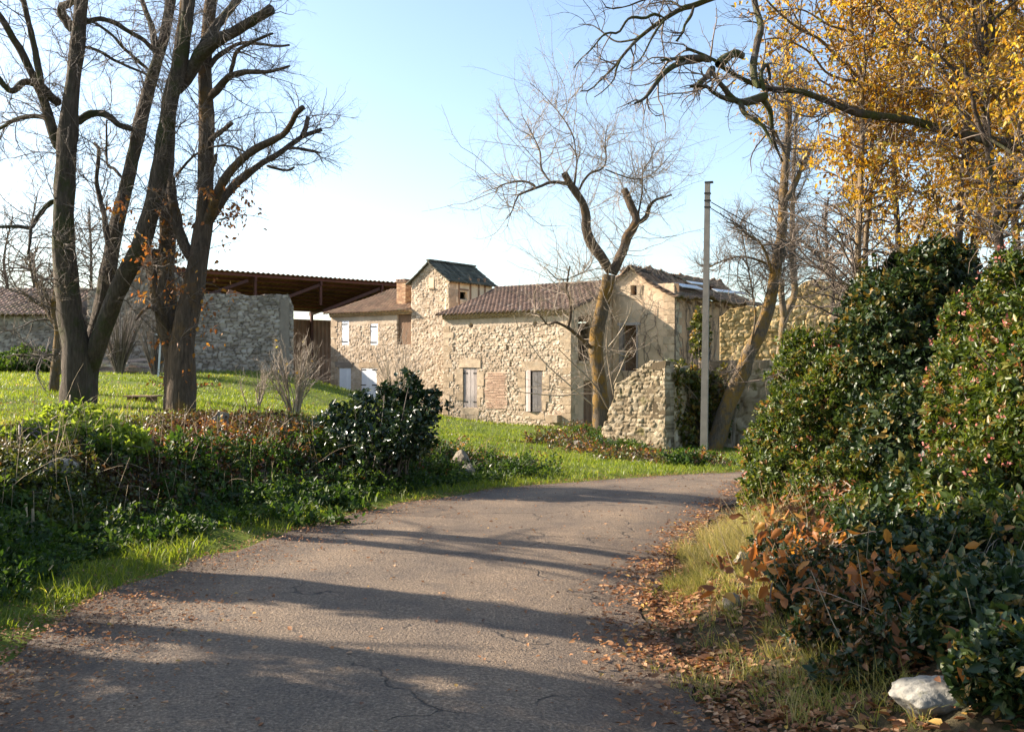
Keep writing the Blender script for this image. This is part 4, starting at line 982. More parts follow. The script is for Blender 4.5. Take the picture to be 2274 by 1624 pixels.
exC = [LC_([toC5(*q) for q in pts], .03, .012, dC - 1, dC - 2, 16) for pts in (((865, 1220), (700, 1080), (500, 900), (400, 770), (320, 660), (280, 560)), ((735, 1130), (600, 1140), (430, 1125), (320, 1110), (270, 1075)), ((1000, 1140), (960, 900), (950, 780), (960, 640)), ((1000, 1060), (1050, 950), (1100, 830), (1140, 790)), ((1110, 860), (1040, 840), (980, 820)), ((960, 790), (1040, 690), (1110, 560), (1140, 450)), ((960, 1240), (860, 1060), (700, 900), (600, 800)))]
tree('pollarded_tree', 'bare pollarded tree with ochre trunk and two stub limbs before the house corner', 'tree', bC, stC, brC, 'bark_ochre', 'twig_pale', 420, 2900, 7000, l2=(.8, 4.4), l3=(.4, 1.7), l4=(.2, .8), up=(.12, .10, .07), t2=(.2, 1), tap=.15, r3=.006, r4=.003, r2=.014, bm2='bark_brown', ang=(30, 95), extra=exC)
# --- leaning trees right of the pole
dL_ = 30.0
bL = g0(1588, 985, dL_)
i6 = lambda x, y: (x, y - 900 * 1.624)
stL = [limb([(250, 1470), (280, 1380), (350, 1150), (430, 980), (475, 850), (540, 720), (600, 560), (640, 400), (672, 200), (695, 30), (705, -180), (722, -420), (738, -620), (742, -800), (735, -1000), (720, -1200)], dL_, dL_ + .5, .27, .06, 46, c7, rpow=.9, root=False)]
brL = [limb(pts, dL_, dL_ + o, r, .015, 20, c7) for pts, r, o in ((((715, -150), (790, -280), (830, -400), (880, -480), (930, -540)), .10, 1), (((630, 310), (590, 180), (540, 100), (470, 60), (400, 0), (330, -20)), .05, -.8), (((600, 250), (480, 210), (380, 210), (250, 260), (170, 310)), .04, .6),
      (((735, -420), (690, -520), (640, -620), (560, -690), (480, -760)), .05, -.6), (((735, -700), (700, -850), (720, -1000)), .06, .3), (((470, 870), (430, 930), (390, 980)), .03, -.3), (((485, 800), (520, 620), (510, 480), (480, 300), (430, 30)), .035, .2),
      (((745, -600), (800, -750), (840, -900)), .04, .5))]
tree('leaning_tree', 'bare tree with ochre trunk leaning right across the low wall', 'tree', bL, stL, brL, 'bark_ochre', 'twig', 300, 2200, 5500, l2=(.6, 2.3), l3=(.35, 1.2), l4=(.2, .6), t2=(.35, 1), up=(.05, .06, .05), r2=.02)
d2_ = 32.0
b2_ = g0(1700, 975, d2_)
st2 = [limb([(590, 1350), (620, 1180), (655, 1010), (675, 900), (690, 780), (705, 620), (750, 520), (778, 440), (770, 300), (765, 150), (765, -100), (775, -400), (790, -700)], d2_, d2_ + .4, .19, .04, 36, c7, rpow=.8)]
br2 = [limb([(705, 610), (700, 520), (690, 420), (695, 350)], d2_, d2_ - .2, .11, .09, 14, c7, cut=True), limb([(1340, -360 + 900), (1120, 400), (980, 260), (880, 150), (790, 90), (740, 160)], d2_ + 1, d2_, .09, .03, 22, c7), limb([(770, 240), (680, 150), (600, 120), (520, 200)], d2_, d2_ - .6, .03, .012, 14, c7)]
tree('bare_tree', 'slender bare tree with a cut stub standing behind the low wall', 'tree', b2_, st2, br2, 'bark_pale', 'twig', 170, 1300, 3200, l2=(.6, 2.2), l3=(.35, 1.1), t2=(.45, 1), r2=.02)
bK = W(1850, 0, 24); bK = gpt(bK[0], 24)
stK = [limb([(1060, 800), (1040, 620), (1020, 480), (1030, 350), (985, 280), (990, 150), (975, 0), (985, -100), (1000, -180)], 24, 24.5, .08, .02, 30, c7, cut=True)]
tree('bare_tree', 'crooked dark bare tree left of the close sapling pair', 'tree', bK, stK, [limb([(1030, 380), (960, 420), (900, 350), (850, 350)], 24, 23.5, .03, .012, 14, c7), limb([(985, 280), (930, 110), (920, 60), (940, -10)], 24, 24.4, .035, .014, 14, c7)], 'bark', 'twig', 50, 450, 900, l2=(.5, 1.8), t2=(.3, 1))
# --- huge mossy bough reaching in from a tree outside the frame on the right
dM = 11.3
bM = gpt(8.6, 12.5)
trunkM = (cr(np.array([bM - [0, 0, .3], bM + [0, 0, 1.5], bM + [-.1, 0, 3.6], bM + [.1, .2, 6.5], bM + [.3, .1, 10]]), 26), np.linspace(.55, .25, 26))
L6 = lambda pts, r0, r1, a=dM, b=dM, n=22, cv=c6, **k: limb(pts, a, b, r0, r1, n, cv, **k)
boughM = L6([(3300, 1250), (2900, 1120), (2550, 1040), (2267, 965), (1950, 890), (1700, 830), (1500, 775), (1200, 735), (950, 640), (800, 590), (650, 580), (520, 545), (420, 500), (330, 450), (250, 385), (150, 340), (75, 312)], .10, .018, 12.4, dM, 52, rpow=.9)
brM = [boughM,
       L6([(540, 570), (515, 500), (515, 400), (535, 280), (560, 170), (530, 60), (510, -60), (500, -300)], .045, .035, dM, dM + .8, 24),
       L6([(240, 390), (120, 370), (0, 380), (-90, 390)], .04, .012, dM, dM - .4), L6([(200, 375), (60, 400), (-30, 440), (-110, 520), (-190, 630), (-260, 670)], .045, .012, dM, dM - .8),
       L6([(270, 430), (340, 370), (395, 345), (440, 360)], .06, .04, dM, dM + .3, 12, cut=True), L6([(245, 430), (225, 480), (160, 540), (140, 570)], .05, .025, dM, dM - .3, 12, cut=True),
       L6([(600, 620), (500, 650), (400, 655), (310, 560), (250, 480)], .06, .02, dM, dM - .5), L6([(420, 650), (450, 730), (520, 780), (580, 830), (640, 950)], .035, .01, dM - .3, dM - .6),
       L6([(560, 640), (620, 720), (640, 900), (700, 1050)], .04, .012, dM, dM + .4), L6([(400, 655), (330, 640), (250, 600), (200, 560), (100, 560)], .03, .012, dM - .4, dM - .8),
       L6([(580, 590), (560, 480), (600, 420), (620, 520)], .03, .015, dM, dM + .3, 14)]
# overhanging twigs at the top of the picture
dT = 12.0
brM += [limb([(2600, -700), (2230, -250), (1990, -120), (1700, 0), (1560, 55), (1430, 90), (1260, 190), (1100, 300), (960, 410), (790, 600), (680, 740), (560, 850), (440, 970), (330, 985)], dT + 1.2, dT, .06, .008, 34, c9),
        limb([(1240, 190), (1130, 150), (1030, 195), (900, 180), (830, 220), (740, 350), (600, 360), (440, 540), (330, 640), (260, 730)], dT + .3, dT - .3, .022, .006, 24, c9), limb([(960, 410), (840, 440), (700, 440), (540, 320), (440, 265), (310, 260)], dT + .1, dT + .5, .015, .005, 20, c9),
        limb([(1250, 200), (1130, 360), (1040, 540), (960, 660), (840, 745), (760, 710)], dT + .3, dT - .2, .016, .005, 18, c9), limb([(780, 610), (720, 740), (690, 860), (580, 980), (480, 1050)], dT, dT + .3, .014, .005, 16, c9),
        limb([(1560, 60), (1530, 160), (1460, 270), (1440, 350), (1370, 440)], dT + .5, dT + .2, .022, .012, 14, c9), limb([(1430, 90), (1300, 10), (1060, 45)], dT + .5, dT + .8, .018, .006, 12, c9), limb([(1990, -120), (1500, -80), (1040, -10), (850, 60), (640, 90), (560, 0)], dT + .8, dT + .4, .02, .006, 18, c9)]
tree('mossy_tree', 'huge mossy bough with dark tangled twigs reaching in from the right', 'tree', bM, [trunkM], brM, 'bark_moss', 'twig', 170, 900, 1300, l2=(.3, 1.2), l3=(.15, .6), l4=(.1, .3), t2=(.45, 1), up=(-.05, -.02, .02), r2=.012, rough=.18)
# --- yellow-leaved saplings and young trees on the right bank
inb = lambda p: np.ones(len(p), bool)
def ysap(label, stems, brs, d, nb, nleaf, l2=(.8, 2.4), t2=(.28, 1), n3=1100, leafL=.065, sel=None, zmin=3.1, tw='twig', bk='bark_pale'):
    P0 = stems[0][0][0]; b = gpt(P0[0], P0[1])
    def ts(p): return (p[:, 2] > zmin + .5 * rng.normal(size=len(p))) & (rng.random(len(p)) < np.clip(.05 + 1.15 * fbm(p[:, 0] * .9 + p[:, 1] * .5, p[:, 2] * .9, 6), 0, 1) ** 1.2) & (p[:, 0] / p[:, 1] > .17 + .11 * np.clip(5.4 - p[:, 2], 0, 2.2) + .04 * rng.random(len(p)))
    return tree('yellow_leaved_tree', label, 'tree', b, stems, brs, bk, tw, nb, n3, 0, group='yellow-leaved trees on the right bank', l2=l2, l3=(.3, 1.0), leaf=('yellow', nleaf, leafL, ts), t2=t2, S=8, rough=.06, ang=(35, 85), r2=.016, up=(.0, -.02, 0))
def stem_to(u0, v0, pts, d, r0, r1, cv=c6, lean=.4):
    P, R = limb(pts, d, d + lean, r0, r1, 30, cv); b = gpt(P[0, 0], P[0, 1]); b[2] -= .15
    return np.concatenate([[b], P]), np.concatenate([[r0 * 1.15], R])
d1_ = 13.0
ysap('yellow-leaved sapling forking high, left one of the close pair of grey stems', [stem_to(0, 0, [(1185, 2200), (1190, 1600), (1203, 1300), (1215, 900), (1216, 520)], d1_, .05, .036), stem_to(0, 0, [(1185, 2200), (1192, 1600), (1206, 1300), (1217, 900), (1216, 520), (1180, 380), (1150, 230), (1145, 0), (1140, -400), (1120, -800)], d1_, .045, .014)],
     [L6([(1216, 530), (1240, 400), (1280, 230), (1340, 0), (1390, -300), (1420, -600)], .03, .012, d1_ + .3, d1_ + .8), L6([(1216, 530), (1150, 460), (1070, 390), (950, 260), (800, 180), (690, 90), (600, 0), (500, -150)], .026, .01, d1_ + .3, d1_ - .8), L6([(1215, 540), (1000, 480), (880, 340), (700, 250), (560, 260)], .02, .008, d1_ + .3, d1_ - .5), L6([(1215, 700), (1050, 690), (900, 760), (700, 700)], .018, .006, d1_ + .2, d1_ - .4), L6([(1216, 600), (1020, 560), (850, 470), (640, 470)], .018, .006, d1_ + .2, d1_ + .6), L6([(1150, 200), (1000, 160), (820, 60), (600, 80)], .018, .006, d1_ + .3, d1_ - .2)], d1_, 130, 19000)
ysap('yellow-leaved sapling with an s-shaped stem, right one of the close pair', [stem_to(0, 0, [(1235, 2200), (1240, 1600), (1262, 1350), (1290, 1150), (1328, 980), (1338, 850), (1362, 600), (1380, 420), (1410, 240), (1450, 100), (1490, -50), (1540, -400)], d1_ + .7, .045, .012)],
     [L6([(1412, 240), (1370, 160), (1280, 60), (1200, 0), (1080, -140)], .018, .008, d1_ + .9, d1_ + 1.4), L6([(1412, 240), (1560, 100), (1680, 0), (1800, -140)], .018, .008, d1_ + .9, d1_ + .4), L6([(1330, 950), (1500, 700), (1620, 600), (1660, 480)], .016, .006, d1_ + .7, d1_ + .2)], d1_, 80, 9000)
for k, (u, d, nl, lab) in enumerate(((2085, 12.5, 16500, 'yellow-leaved young tree behind the dark middle of the hedge'), (2210, 11.0, 16500, 'yellow-leaved young tree near the right edge of the view'), (2010, 16.5, 15500, 'yellow-leaved young tree set back behind the sapling pair'), (2150, 17.5, 18000, 'yellow-leaved young tree farthest back on the right bank'), (2330, 9.6, 8000, 'yellow-leaved tree leaning in from beyond the right edge'), (2290, 14.5, 16500, 'yellow-leaved young tree half hidden at the right margin'))):
    x = W(u, 0, d)[0]; b = gpt(x, d); b[2] -= .15; H_ = (9.5, 8.5, 10.5, 11, 7.5, 10)[k]
    sw = rng.normal(0, .35, 3)
    P = cr(np.array([b, b + [sw[0] * .4, 0, H_ * .28], b + [sw[0], sw[1], H_ * .55], b + [sw[0] * .7 + sw[2], sw[1], H_ * .8], b + [sw[2] * 1.5, 0, H_]]), 32)
    st = [(P, np.linspace(.075, .015, 32))]
    bP, bR = sprout(np.array([P]), np.array([st[0][1]]), 9, .32, .85, 1.6, 3.2, 30, 60, .03, 22, .07, .06, .3)
    ysap(lab, st, [(bP[i], bR[i]) for i in range(9)], d, 90, nl, t2=(.3, 1), l2=(.7, 2.2), n3=1100, leafL=(.062, .06, .07, .075, .058, .068)[k], bk='bark')
# ------------------------------------------------------------------ trees outside the left edge whose shadows cross the lane
for k, (x, y, h, lean) in enumerate(((-9.3, 12.6, 8.5, .4), (-8.6, 9.6, 8, -.5), (-10.5, 8.3, 9, .3))):
    b = gpt(x, y); b[2] -= .2
    st = [(cr(np.array([b, b + [lean * .3, .1, h * .3], b + [lean, -.1, h * .6], b + [lean * 1.2, .3, h]]), 26), np.linspace(.24, .07, 26)), (cr(np.array([b + [lean * .15, 0, h * .2], b + [-lean, -.8, h * .5], b + [-lean * 2, -1.3, h * .9]]), 22), np.linspace(.16, .05, 22))]
    tree('bare_tree', ('bare forked tree just outside the left edge, farthest up the bank', 'bare forked tree just outside the left edge, nearest the lane', 'bare forked tree outside the left edge, deepest on the lawn')[k], 'tree', b, st, [], 'bark', 'twig', 60, 350, 500, group='bare trees past the left edge', l2=(.6, 2.4), t2=(.3, 1))
# ------------------------------------------------------------------ evergreen shrubs
def shrub(name, label, mat, ell, nsh, k, L, base=None, stems=10, sr=.016, group=None, wr=.42, buds=0, zcut=True, spread=.9, thick=.4, lump=.34):
    """ellipsoids measured on the photo (u, v, distance, half-width px, half-height px) filled with leafy shoots"""
    ell = [e if e[2] else (e[0], e[1], float(on_ground(e[0], e[1] + .5 * e[4])[1]) + .05, e[3], e[4]) for e in ell]     # no distance given: stands on the bank
    C = np.array([W(e[0], e[1], e[2]) for e in ell]); s = np.array([e[2] for e in ell]) / FPX / 2.2197
    Rr = np.column_stack([np.array([e[3] for e in ell]) * s, np.array([e[3] for e in ell]) * s * 1.0, np.array([e[4] for e in ell]) * s])
    wgt = Rr[:, 0] * Rr[:, 2]; i = rng.choice(len(ell), nsh, p=wgt / wgt.sum())
    D = nrm(rng.normal(size=(nsh, 3)))
    r = 1 - thick * rng.random(nsh) ** 1.6
    pos0 = C[i] + D * Rr[i]
    lp = fbm(pos0[:, 0] * 2.1 + pos0[:, 1] * 1.3, pos0[:, 2] * 2.1 - pos0[:, 1] * .9, 3) + .6 * fbm(pos0[:, 0] * 5.3 + pos0[:, 1] * 3, pos0[:, 2] * 5.3, 4)
    r = r * (1 + lump * (lp - .8))
    r = np.where(rng.random(nsh) < .045, r * (1.08 + .28 * rng.random(nsh)), r)
    P = C[i] + D * Rr[i] * r[:, None]
    g = ground(P[:, 0], P[:, 1])
    kp = P[:, 2] > g + .03
    P = P[kp]; D = D[kp]
    b = base if base is not None else np.array([C[0, 0], C[0, 1], 0]); b = gpt(b[0], b[1])
    o = empty(name, tuple(map(float, b)), label, 'shrub', group)
    dirs = nrm(nrm(D) + np.array([0, 0, .35]) + rng.normal(0, .45, D.shape))
    mb = MB(); rosettes(mb, P, dirs, k, L, spread, wr); mb.build('foliage', M[mat], o)
    mb = MB(); q = rng.choice(len(P), min(len(P), stems * 14)); e = P[q] - dirs[q] * .05; a = b + rng.normal(0, .25, (len(q), 3)) * [1, 1, 0]; a[:, 2] = ground(a[:, 0], a[:, 1]) - .05
    s_ = np.linspace(0, 1, 7)[None, :, None]; Pq = a[:, None] * (1 - s_) + e[:, None] * s_ + (s_ * (1 - s_)) * rng.normal(0, .35, (len(q), 1, 3)); Pq[:, :, 2] += (s_ * (1 - s_))[..., 0] * .4
    tubes(mb, Pq, np.linspace(sr, sr * .25, 7)[None].repeat(len(q), 0), 4); mb.build('stems', M['twig'], o)
    if buds:
        q = rng.choice(len(P), buds); bp_ = np.repeat(P[q], 7, 0) + np.repeat(dirs[q], 7, 0) * .05 + rng.normal(0, .018, (buds * 7, 3))
        mb = MB(); leaves(mb, bp_, rng.normal(size=bp_.shape) + np.array([0, 0, .8]), .028, .8); mb.build('flower_buds', M['bud'], o)
    return o
shrub('evergreen_shrub', 'glossy dark camellia-like bush at the end of the left bank', 'camellia', [(855, 940, 15.6, 85, 70), (905, 880, 15.4, 50, 50), (915, 838, 15.4, 24, 26), (862, 868, 15.5, 26, 24), (780, 935, 15.7, 60, 50), (745, 905, 15.8, 20, 22), (800, 885, 15.6, 24, 22), (945, 905, 15.2, 42, 36), (830, 985, 15.2, 110, 60), (915, 960, 14.9, 60, 70), (750, 965, 15.9, 50, 55), (988, 902, 15.1, 22, 12), (965, 872, 15.2, 18, 16)], 1250, 8, .075, base=(-2.1, 15.6), wr=.55, lump=.75, thick=.6)
hg = 'evergreen shrubs of the right hedge'
def crown_at(name, label, mat, cs, nsh, k, L, trunk_pts, r0, r1):
    C = np.array([c[:3] for c in cs]); Rr = np.array([c[3:] for c in cs]); i = rng.integers(0, len(cs), nsh); D = nrm(rng.normal(size=(nsh, 3)))
    rr = rng.random(nsh) ** .4 * (.55 + .8 * fbm(C[i, 0] + D[:, 0] * 2.2 + D[:, 1], D[:, 2] * 2.2 + i, 61)); P = C[i] + D * Rr[i] * rr[:, None]
    b = gpt(trunk_pts[0][0], trunk_pts[0][1]); o = empty(name, tuple(map(float, b)), label, 'tree')
    mb = MB(); rosettes(mb, P, nrm(D + rng.normal(0, .5, D.shape)), k, L, 1.0, .6); mb.build('crown', M[mat], o)
    P_ = cr(np.array([b - [0, 0, .2]] + [np.array(q) for q in trunk_pts[1:]]), 24); mb = MB(); tubes(mb, P_[None], np.linspace(r0, r1, 24)[None], 10, [.5], .12); mb.build('trunk', M['bark'], o)
crown_at('ivy_covered_tree', 'ivy-covered tree standing on the bank just past the left edge', 'ivy', [(-7.1, 6.4, 3.6, 1.3, 1.0, 1.3), (-6.8, 5.4, 2.7, 1.0, 1.0, 1.5), (-7.2, 7.4, 4.9, 1.1, .7, 1.1), (-7.3, 5.8, 5.2, 1.1, .9, 1.0), (-7.8, 8.3, 6.4, 1.1, .9, 1.2), (-7.5, 7.0, 7.0, 1.0, .9, 1.0), (-6.9, 5.0, 3.4, 1.2, 1.2, 1.5)], 4800, 8, .085, [(-7.0, 6.7), (-7.0, 6.7, 2.4), (-7.1, 6.5, 4.2), (-7.2, 6.8, 7.4)], .2, .04)
shrub('evergreen_shrub', 'sunlit bush with small glossy leaves bulging over the lane, front of the right hedge', 'ever', [(1800, 1010, 12.6, 130, 190), (1730, 1090, 12.0, 85, 110), (1690, 1115, 12.3, 55, 70), (1800, 850, 13.2, 95, 130), (1880, 950, 12.4, 120, 200), (1770, 780, 13.4, 40, 60), (1850, 1120, 11.2, 120, 130), (1760, 1170, 11.0, 75, 70), (1700, 1010, 12.9, 55, 90), (1860, 1185, 9.5, 110, 80), (1940, 1160, 8.9, 100, 90), (1790, 1200, 9.6, 70, 55)], 10200, 8, .055, base=(4.2, 12.9), buds=60, group=hg, wr=.5)
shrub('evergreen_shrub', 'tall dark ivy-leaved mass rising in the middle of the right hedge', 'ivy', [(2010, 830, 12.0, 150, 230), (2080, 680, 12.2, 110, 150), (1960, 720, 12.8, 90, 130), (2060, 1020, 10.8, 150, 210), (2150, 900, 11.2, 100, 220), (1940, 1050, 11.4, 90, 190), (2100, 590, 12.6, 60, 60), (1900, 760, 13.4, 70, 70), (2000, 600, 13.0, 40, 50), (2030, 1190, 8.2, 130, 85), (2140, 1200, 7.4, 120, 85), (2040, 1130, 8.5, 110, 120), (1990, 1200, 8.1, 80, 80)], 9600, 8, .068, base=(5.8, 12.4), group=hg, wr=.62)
shrub('evergreen_shrub', 'tall bush with pinkish flower buds at the right edge of the hedge', 'ever', [(2235, 760, 8.6, 80, 190), (2270, 1000, 8.0, 120, 240), (2190, 930, 8.8, 80, 150), (2215, 1130, 7.8, 90, 150), (2190, 1170, 6.9, 130, 80), (2130, 940, 9.6, 75, 210), (2125, 1120, 7.6, 100, 120), (2140, 760, 10.2, 60, 130), (2230, 1210, 6.0, 120, 110), (2300, 650, 8.6, 60, 90), (2330, 880, 7.6, 110, 260)], 8200, 8, .054, base=(4.6, 8.6), buds=330, group=hg, wr=.5)
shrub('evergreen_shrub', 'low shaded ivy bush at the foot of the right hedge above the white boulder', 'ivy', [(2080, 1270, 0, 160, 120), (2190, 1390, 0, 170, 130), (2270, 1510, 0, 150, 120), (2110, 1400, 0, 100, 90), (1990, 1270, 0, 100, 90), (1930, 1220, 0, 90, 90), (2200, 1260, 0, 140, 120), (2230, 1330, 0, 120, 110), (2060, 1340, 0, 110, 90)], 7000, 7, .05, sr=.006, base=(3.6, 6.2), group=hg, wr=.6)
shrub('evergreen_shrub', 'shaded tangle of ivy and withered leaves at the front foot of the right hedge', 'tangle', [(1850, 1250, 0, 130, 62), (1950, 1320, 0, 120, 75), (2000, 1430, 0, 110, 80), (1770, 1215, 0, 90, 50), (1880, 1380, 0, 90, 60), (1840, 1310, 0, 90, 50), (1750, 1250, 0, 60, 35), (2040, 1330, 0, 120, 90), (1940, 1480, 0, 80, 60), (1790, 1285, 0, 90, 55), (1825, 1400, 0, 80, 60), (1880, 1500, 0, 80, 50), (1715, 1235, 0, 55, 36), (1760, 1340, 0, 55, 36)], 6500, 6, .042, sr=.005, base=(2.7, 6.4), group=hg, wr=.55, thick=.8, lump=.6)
crown_at('ivy_covered_tree', 'narrow ivy-clad trunk past the left edge, beyond the broad ivy-covered tree', 'ivy', [(-8.4, 9.1, 3.2, .5, .42, 1.0), (-8.5, 9.2, 4.6, .55, .45, 1.1), (-8.3, 9.0, 5.9, .6, .5, .9), (-8.5, 9.0, 2.1, .4, .35, .7)], 1700, 8, .08, [(-8.4, 9.1), (-8.4, 9.1, 2.4), (-8.5, 9.2, 4.4), (-8.3, 9.1, 6.8)], .17, .05)
# ivy over the wall by the pole, vine on the ruined house, green heap by the barn
shrub('climbing_ivy', 'yellowing ivy sprawling over the stone wall behind the pole', 'wall_ivy', [(1500, 830, 30.2, 55, 35), (1540, 880, 30.6, 40, 60), (1525, 960, 30.2, 30, 50), (1600, 860, 31.2, 45, 50), (1555, 740, 31.6, 24, 60), (1590, 930, 30.9, 40, 50), (1500, 900, 29.9, 16, 60)], 900, 8, .11, base=(5.9, 31.2), wr=.7)
shrub('green_shrub', 'rounded green shrub against the shaded barn wall on the far left', 'nettle', [(65, 805, 43.5, 58, 34), (20, 812, 43.8, 50, 28), (95, 815, 43.2, 40, 24)], 1500, 8, .14, base=(-20.6, 43.5), wr=.6)
ov = empty('climbing_vine', tuple(map(float, DO)), 'leafless brown vine stems netted over the side of the ruined house', 'vine')
mb = MB(); nD = np.cross(BK, ZV)
for (O_, t_, Wd, z0, z1, n_) in ((DO, BK, DL - .3, .8, 6.3, 60), (CO, T, CW, 1.5, 6.6, 7)):
    nn = np.cross(t_, ZV); u = rng.random(n_) * Wd; K_ = 22; v = np.full(n_, z0); Pq = np.zeros((n_, K_, 3)); dr2 = rng.normal(0, .05, n_)
    for k in range(K_):
        Pq[:, k] = O_ + np.clip(u, 0, Wd)[:, None] * t_ + v[:, None] * ZV + nn * .035
        u = u + dr2 + rng.normal(0, .1, n_); v = np.minimum(v + rng.random(n_) * .42 * (z1 - z0) / 4.5, z1 + .25); dr2 = dr2 * .8 + rng.normal(0, .05, n_)
    tubes(mb, Pq, np.linspace(.016, .006, K_)[None].repeat(n_, 0), 4)
    P5, R5 = sprout(Pq, np.full((n_, K_), .018), n_ * 9, .1, 1, .3, 1.1, 20, 80, .012, 6, .25, -.02)
    dd = np.einsum('ijk,k->ij', P5 - O_, nn); P5 = P5 - (dd - np.clip(dd, .02, .12))[..., None] * nn; tubes(mb, P5, R5, 3)
mb.build('stems', M['twig'], ov)
rp = [W(*c4(x, y), 48.6 + .0 * x) for (x, y) in ((1040, 240), (1130, 225), (1220, 245), (1290, 290), (1350, 320), (1420, 385), (1350, 370), (1280, 330))]
rf = MB(); c_ = np.repeat(np.array(rp), 60, 0) + rng.normal(0, .22, (480, 3)); P5, R5 = sprout(np.array([cr(np.array(rp[:6]), 24)]), np.full((1, 24), .03), 620, 0, 1, .3, 1.1, 20, 95, .016, 6, .35, -.12); tubes(rf, P5, R5, 3)
rf.build('roof_tangle', M['twig'], ov)
# bare multi-stemmed shrubs
def multistem(label, u, d, v_top, wpx, n_, leafy=0, base_v=None, r=.018, fan=.5, mat='twig_pale'):
    b = W(u, 0, d); b = gpt(b[0], d); H_ = (820 - v_top) / 2.2197 * d / FPX + CAMZ - b[2]
    o = empty('bare_shrub', tuple(map(float, b)), label, 'shrub', 'bare shrubs on the lawn')
    hw = wpx / 2.2197 * d / FPX
    a = rng.random(n_) * 2 * np.pi; rr = np.sqrt(rng.random(n_)) * hw; hh = H_ * (.62 + .38 * rng.random(n_)) * (1 - .25 * rr / hw)
    s_ = np.linspace(0, 1, 10)[None, :, None]
    e = np.column_stack([np.cos(a) * rr, np.sin(a) * rr, hh]); bb = np.column_stack([np.cos(a), np.sin(a), 0 * a]) * .12
    Pq = b + bb[:, None] * (1 - s_) + e[:, None] * s_ * np.array([1, 1, 1]) + (s_ * (1 - s_)) * rng.normal(0, .25, (n_, 1, 3)) - (s_ * (1 - s_)) * (e * np.array([fan, fan, 0]))[:, None]
    Pq[:, 0, 2] -= .1
    R = np.linspace(r, .004, 10)[None].repeat(n_, 0); mb = MB(); tubes(mb, Pq, R, 5); mb.build('stems', M[mat], o)
    mb = MB(); P5, R5 = sprout(Pq, R, n_ * 9, .25, 1, .2, .9, 15, 50, .007, 6, .12, .08); tubes(mb, P5, R5, 3); P6, R6 = sprout(P5, R5, n_ * 26, .1, 1, .1, .4, 20, 55, .004, 4, .15, .05); tubes(mb, P6, R6, 3); mb.build('crown', M[mat], o)
    if leafy:
        i = rng.integers(0, len(P5), leafy); mb = MB(); leaves(mb, P5[i, 3], rng.normal(0, .6, (leafy, 3)) - [0, 0, .6], .09, .6); mb.build('foliage', M['yellow'], o)
    return o
multistem('bare many-stemmed shrub on the lawn just left of the white-shuttered house', 655, 22.5, 720, 95, 30, 14)
multistem('small bare many-stemmed shrub on the lawn in front of the grey ruined wall', 565, 24, 800, 45, 11, 0)
multistem('bare pale fan-shaped shrub behind the glossy bush in front of the tower', 885, 30, 690, 95, 34, 0)
multistem('tall brown brushwood in front of the ruined gable, between the limes', 265, 42, 585, 88, 70, 0, r=.03, mat='twig')
multistem('lower brown brushwood before the ruined wall just left of the forked lime', 345, 41, 640, 60, 46, 0, r=.03, mat='twig')
multistem('thin bare suckers standing against the ivied wall right of the pole', 1622, 31, 690, 22, 7, 0, r=.014)
# ------------------------------------------------------------------ rocks, bench, timber, small things
def rock(name, label, c, size, mat='rock', seed=0, rot=0.0, group=None, cat='rock'):
    bm = bmesh.new(); bmesh.ops.create_icosphere(bm, subdivisions=5, radius=1.0)
    v = np.array([q.co[:] for q in bm.verts]); f = np.array([[q.index for q in t.verts] for t in bm.faces]); bm.free()
    r_ = np.random.default_rng(seed)
    for k in range(11):
        nn = nrm(r_.normal(size=3)); h = .55 + .3 * r_.random(); dd = v @ nn; v = v - np.maximum(dd - h, 0)[:, None] * nn * .93
    v = v * (1 + .22 * (fbm(v[:, 0] * 3 + v[:, 2] * 2, v[:, 1] * 3 - v[:, 2], seed)[:, None] - .5) + .13 * (fbm(v[:, 0] * 9 + v[:, 2] * 5, v[:, 1] * 9 - v[:, 2] * 4, seed + 2)[:, None] - .5))
    ca, sa = math.cos(rot), math.sin(rot)
    v = v * np.array(size); v = np.column_stack([v[:, 0] * ca - v[:, 1] * sa, v[:, 0] * sa + v[:, 1] * ca, v[:, 2]])
    mb = MB(); mb.add(np.asarray(c) + v, tris=f, tint=random.random())
    o = bpy.data.objects.new('x', None); bpy.data.objects.remove(o)
    ob = mb.build(name, M[mat]); ob.data.transform(__import__('mathutils').Matrix.Translation(Vector([-float(x) for x in c]))); ob.location = [float(x) for x in c]
    return tag(ob, label, cat, group)
def rockat(u, v, w_, h, mat, label, seed, dmin=3, sink=.48, rot=0.3, name='rock', cat='rock'):
    p = on_ground(u, v, dmin); s = p[1] / FPX / 2.2197
    rock(name, label, p + np.array([0, 0, h * s * (.5 - sink)]), (w_ * s * .56, w_ * s * .5, h * s * .62), mat, seed, rot, cat=cat)
p = gpt(1.88, 4.4); rock('boulder', 'white limestone boulder lying at the lower right corner by the leaf litter', p + [0, 0, .015], (.235, .17, .10), 'rock_white', 8, .4, cat='boulder')
rockat(1018, 1058, 48, 62, 'rock', 'upright pale rock at the toe of the left bank', 7, 10, .15)
rockat(1040, 1062, 28, 34, 'rock', 'small rock leaning beside the upright pale rock', 9, 10, .15)
rockat(1278, 992, 52, 30, 'rock', 'tan block lying in the rubble heap left of the pillar', 11, 15)
rockat(1650, 1262, 46, 46, 'rock', 'grey-brown rock in the dry grass of the right bank', 13, 6, .2)
rockat(1625, 1352, 40, 40, 'rock', 'pale sunlit rock low on the right bank above the fallen leaves', 15, 5, .2)
rockat(1805, 1390, 48, 50, 'rock', 'pale shaded rock under the hedge on the right bank', 17, 5, .2)
rockat(250, 1030, 60, 40, 'rock', 'weathered stone showing through brambles on the left bank', 19, 8, .3)
rockat(300, 1010, 40, 36, 'rock', 'grey stone beside the weathered one on the left bank', 20, 8, .3)
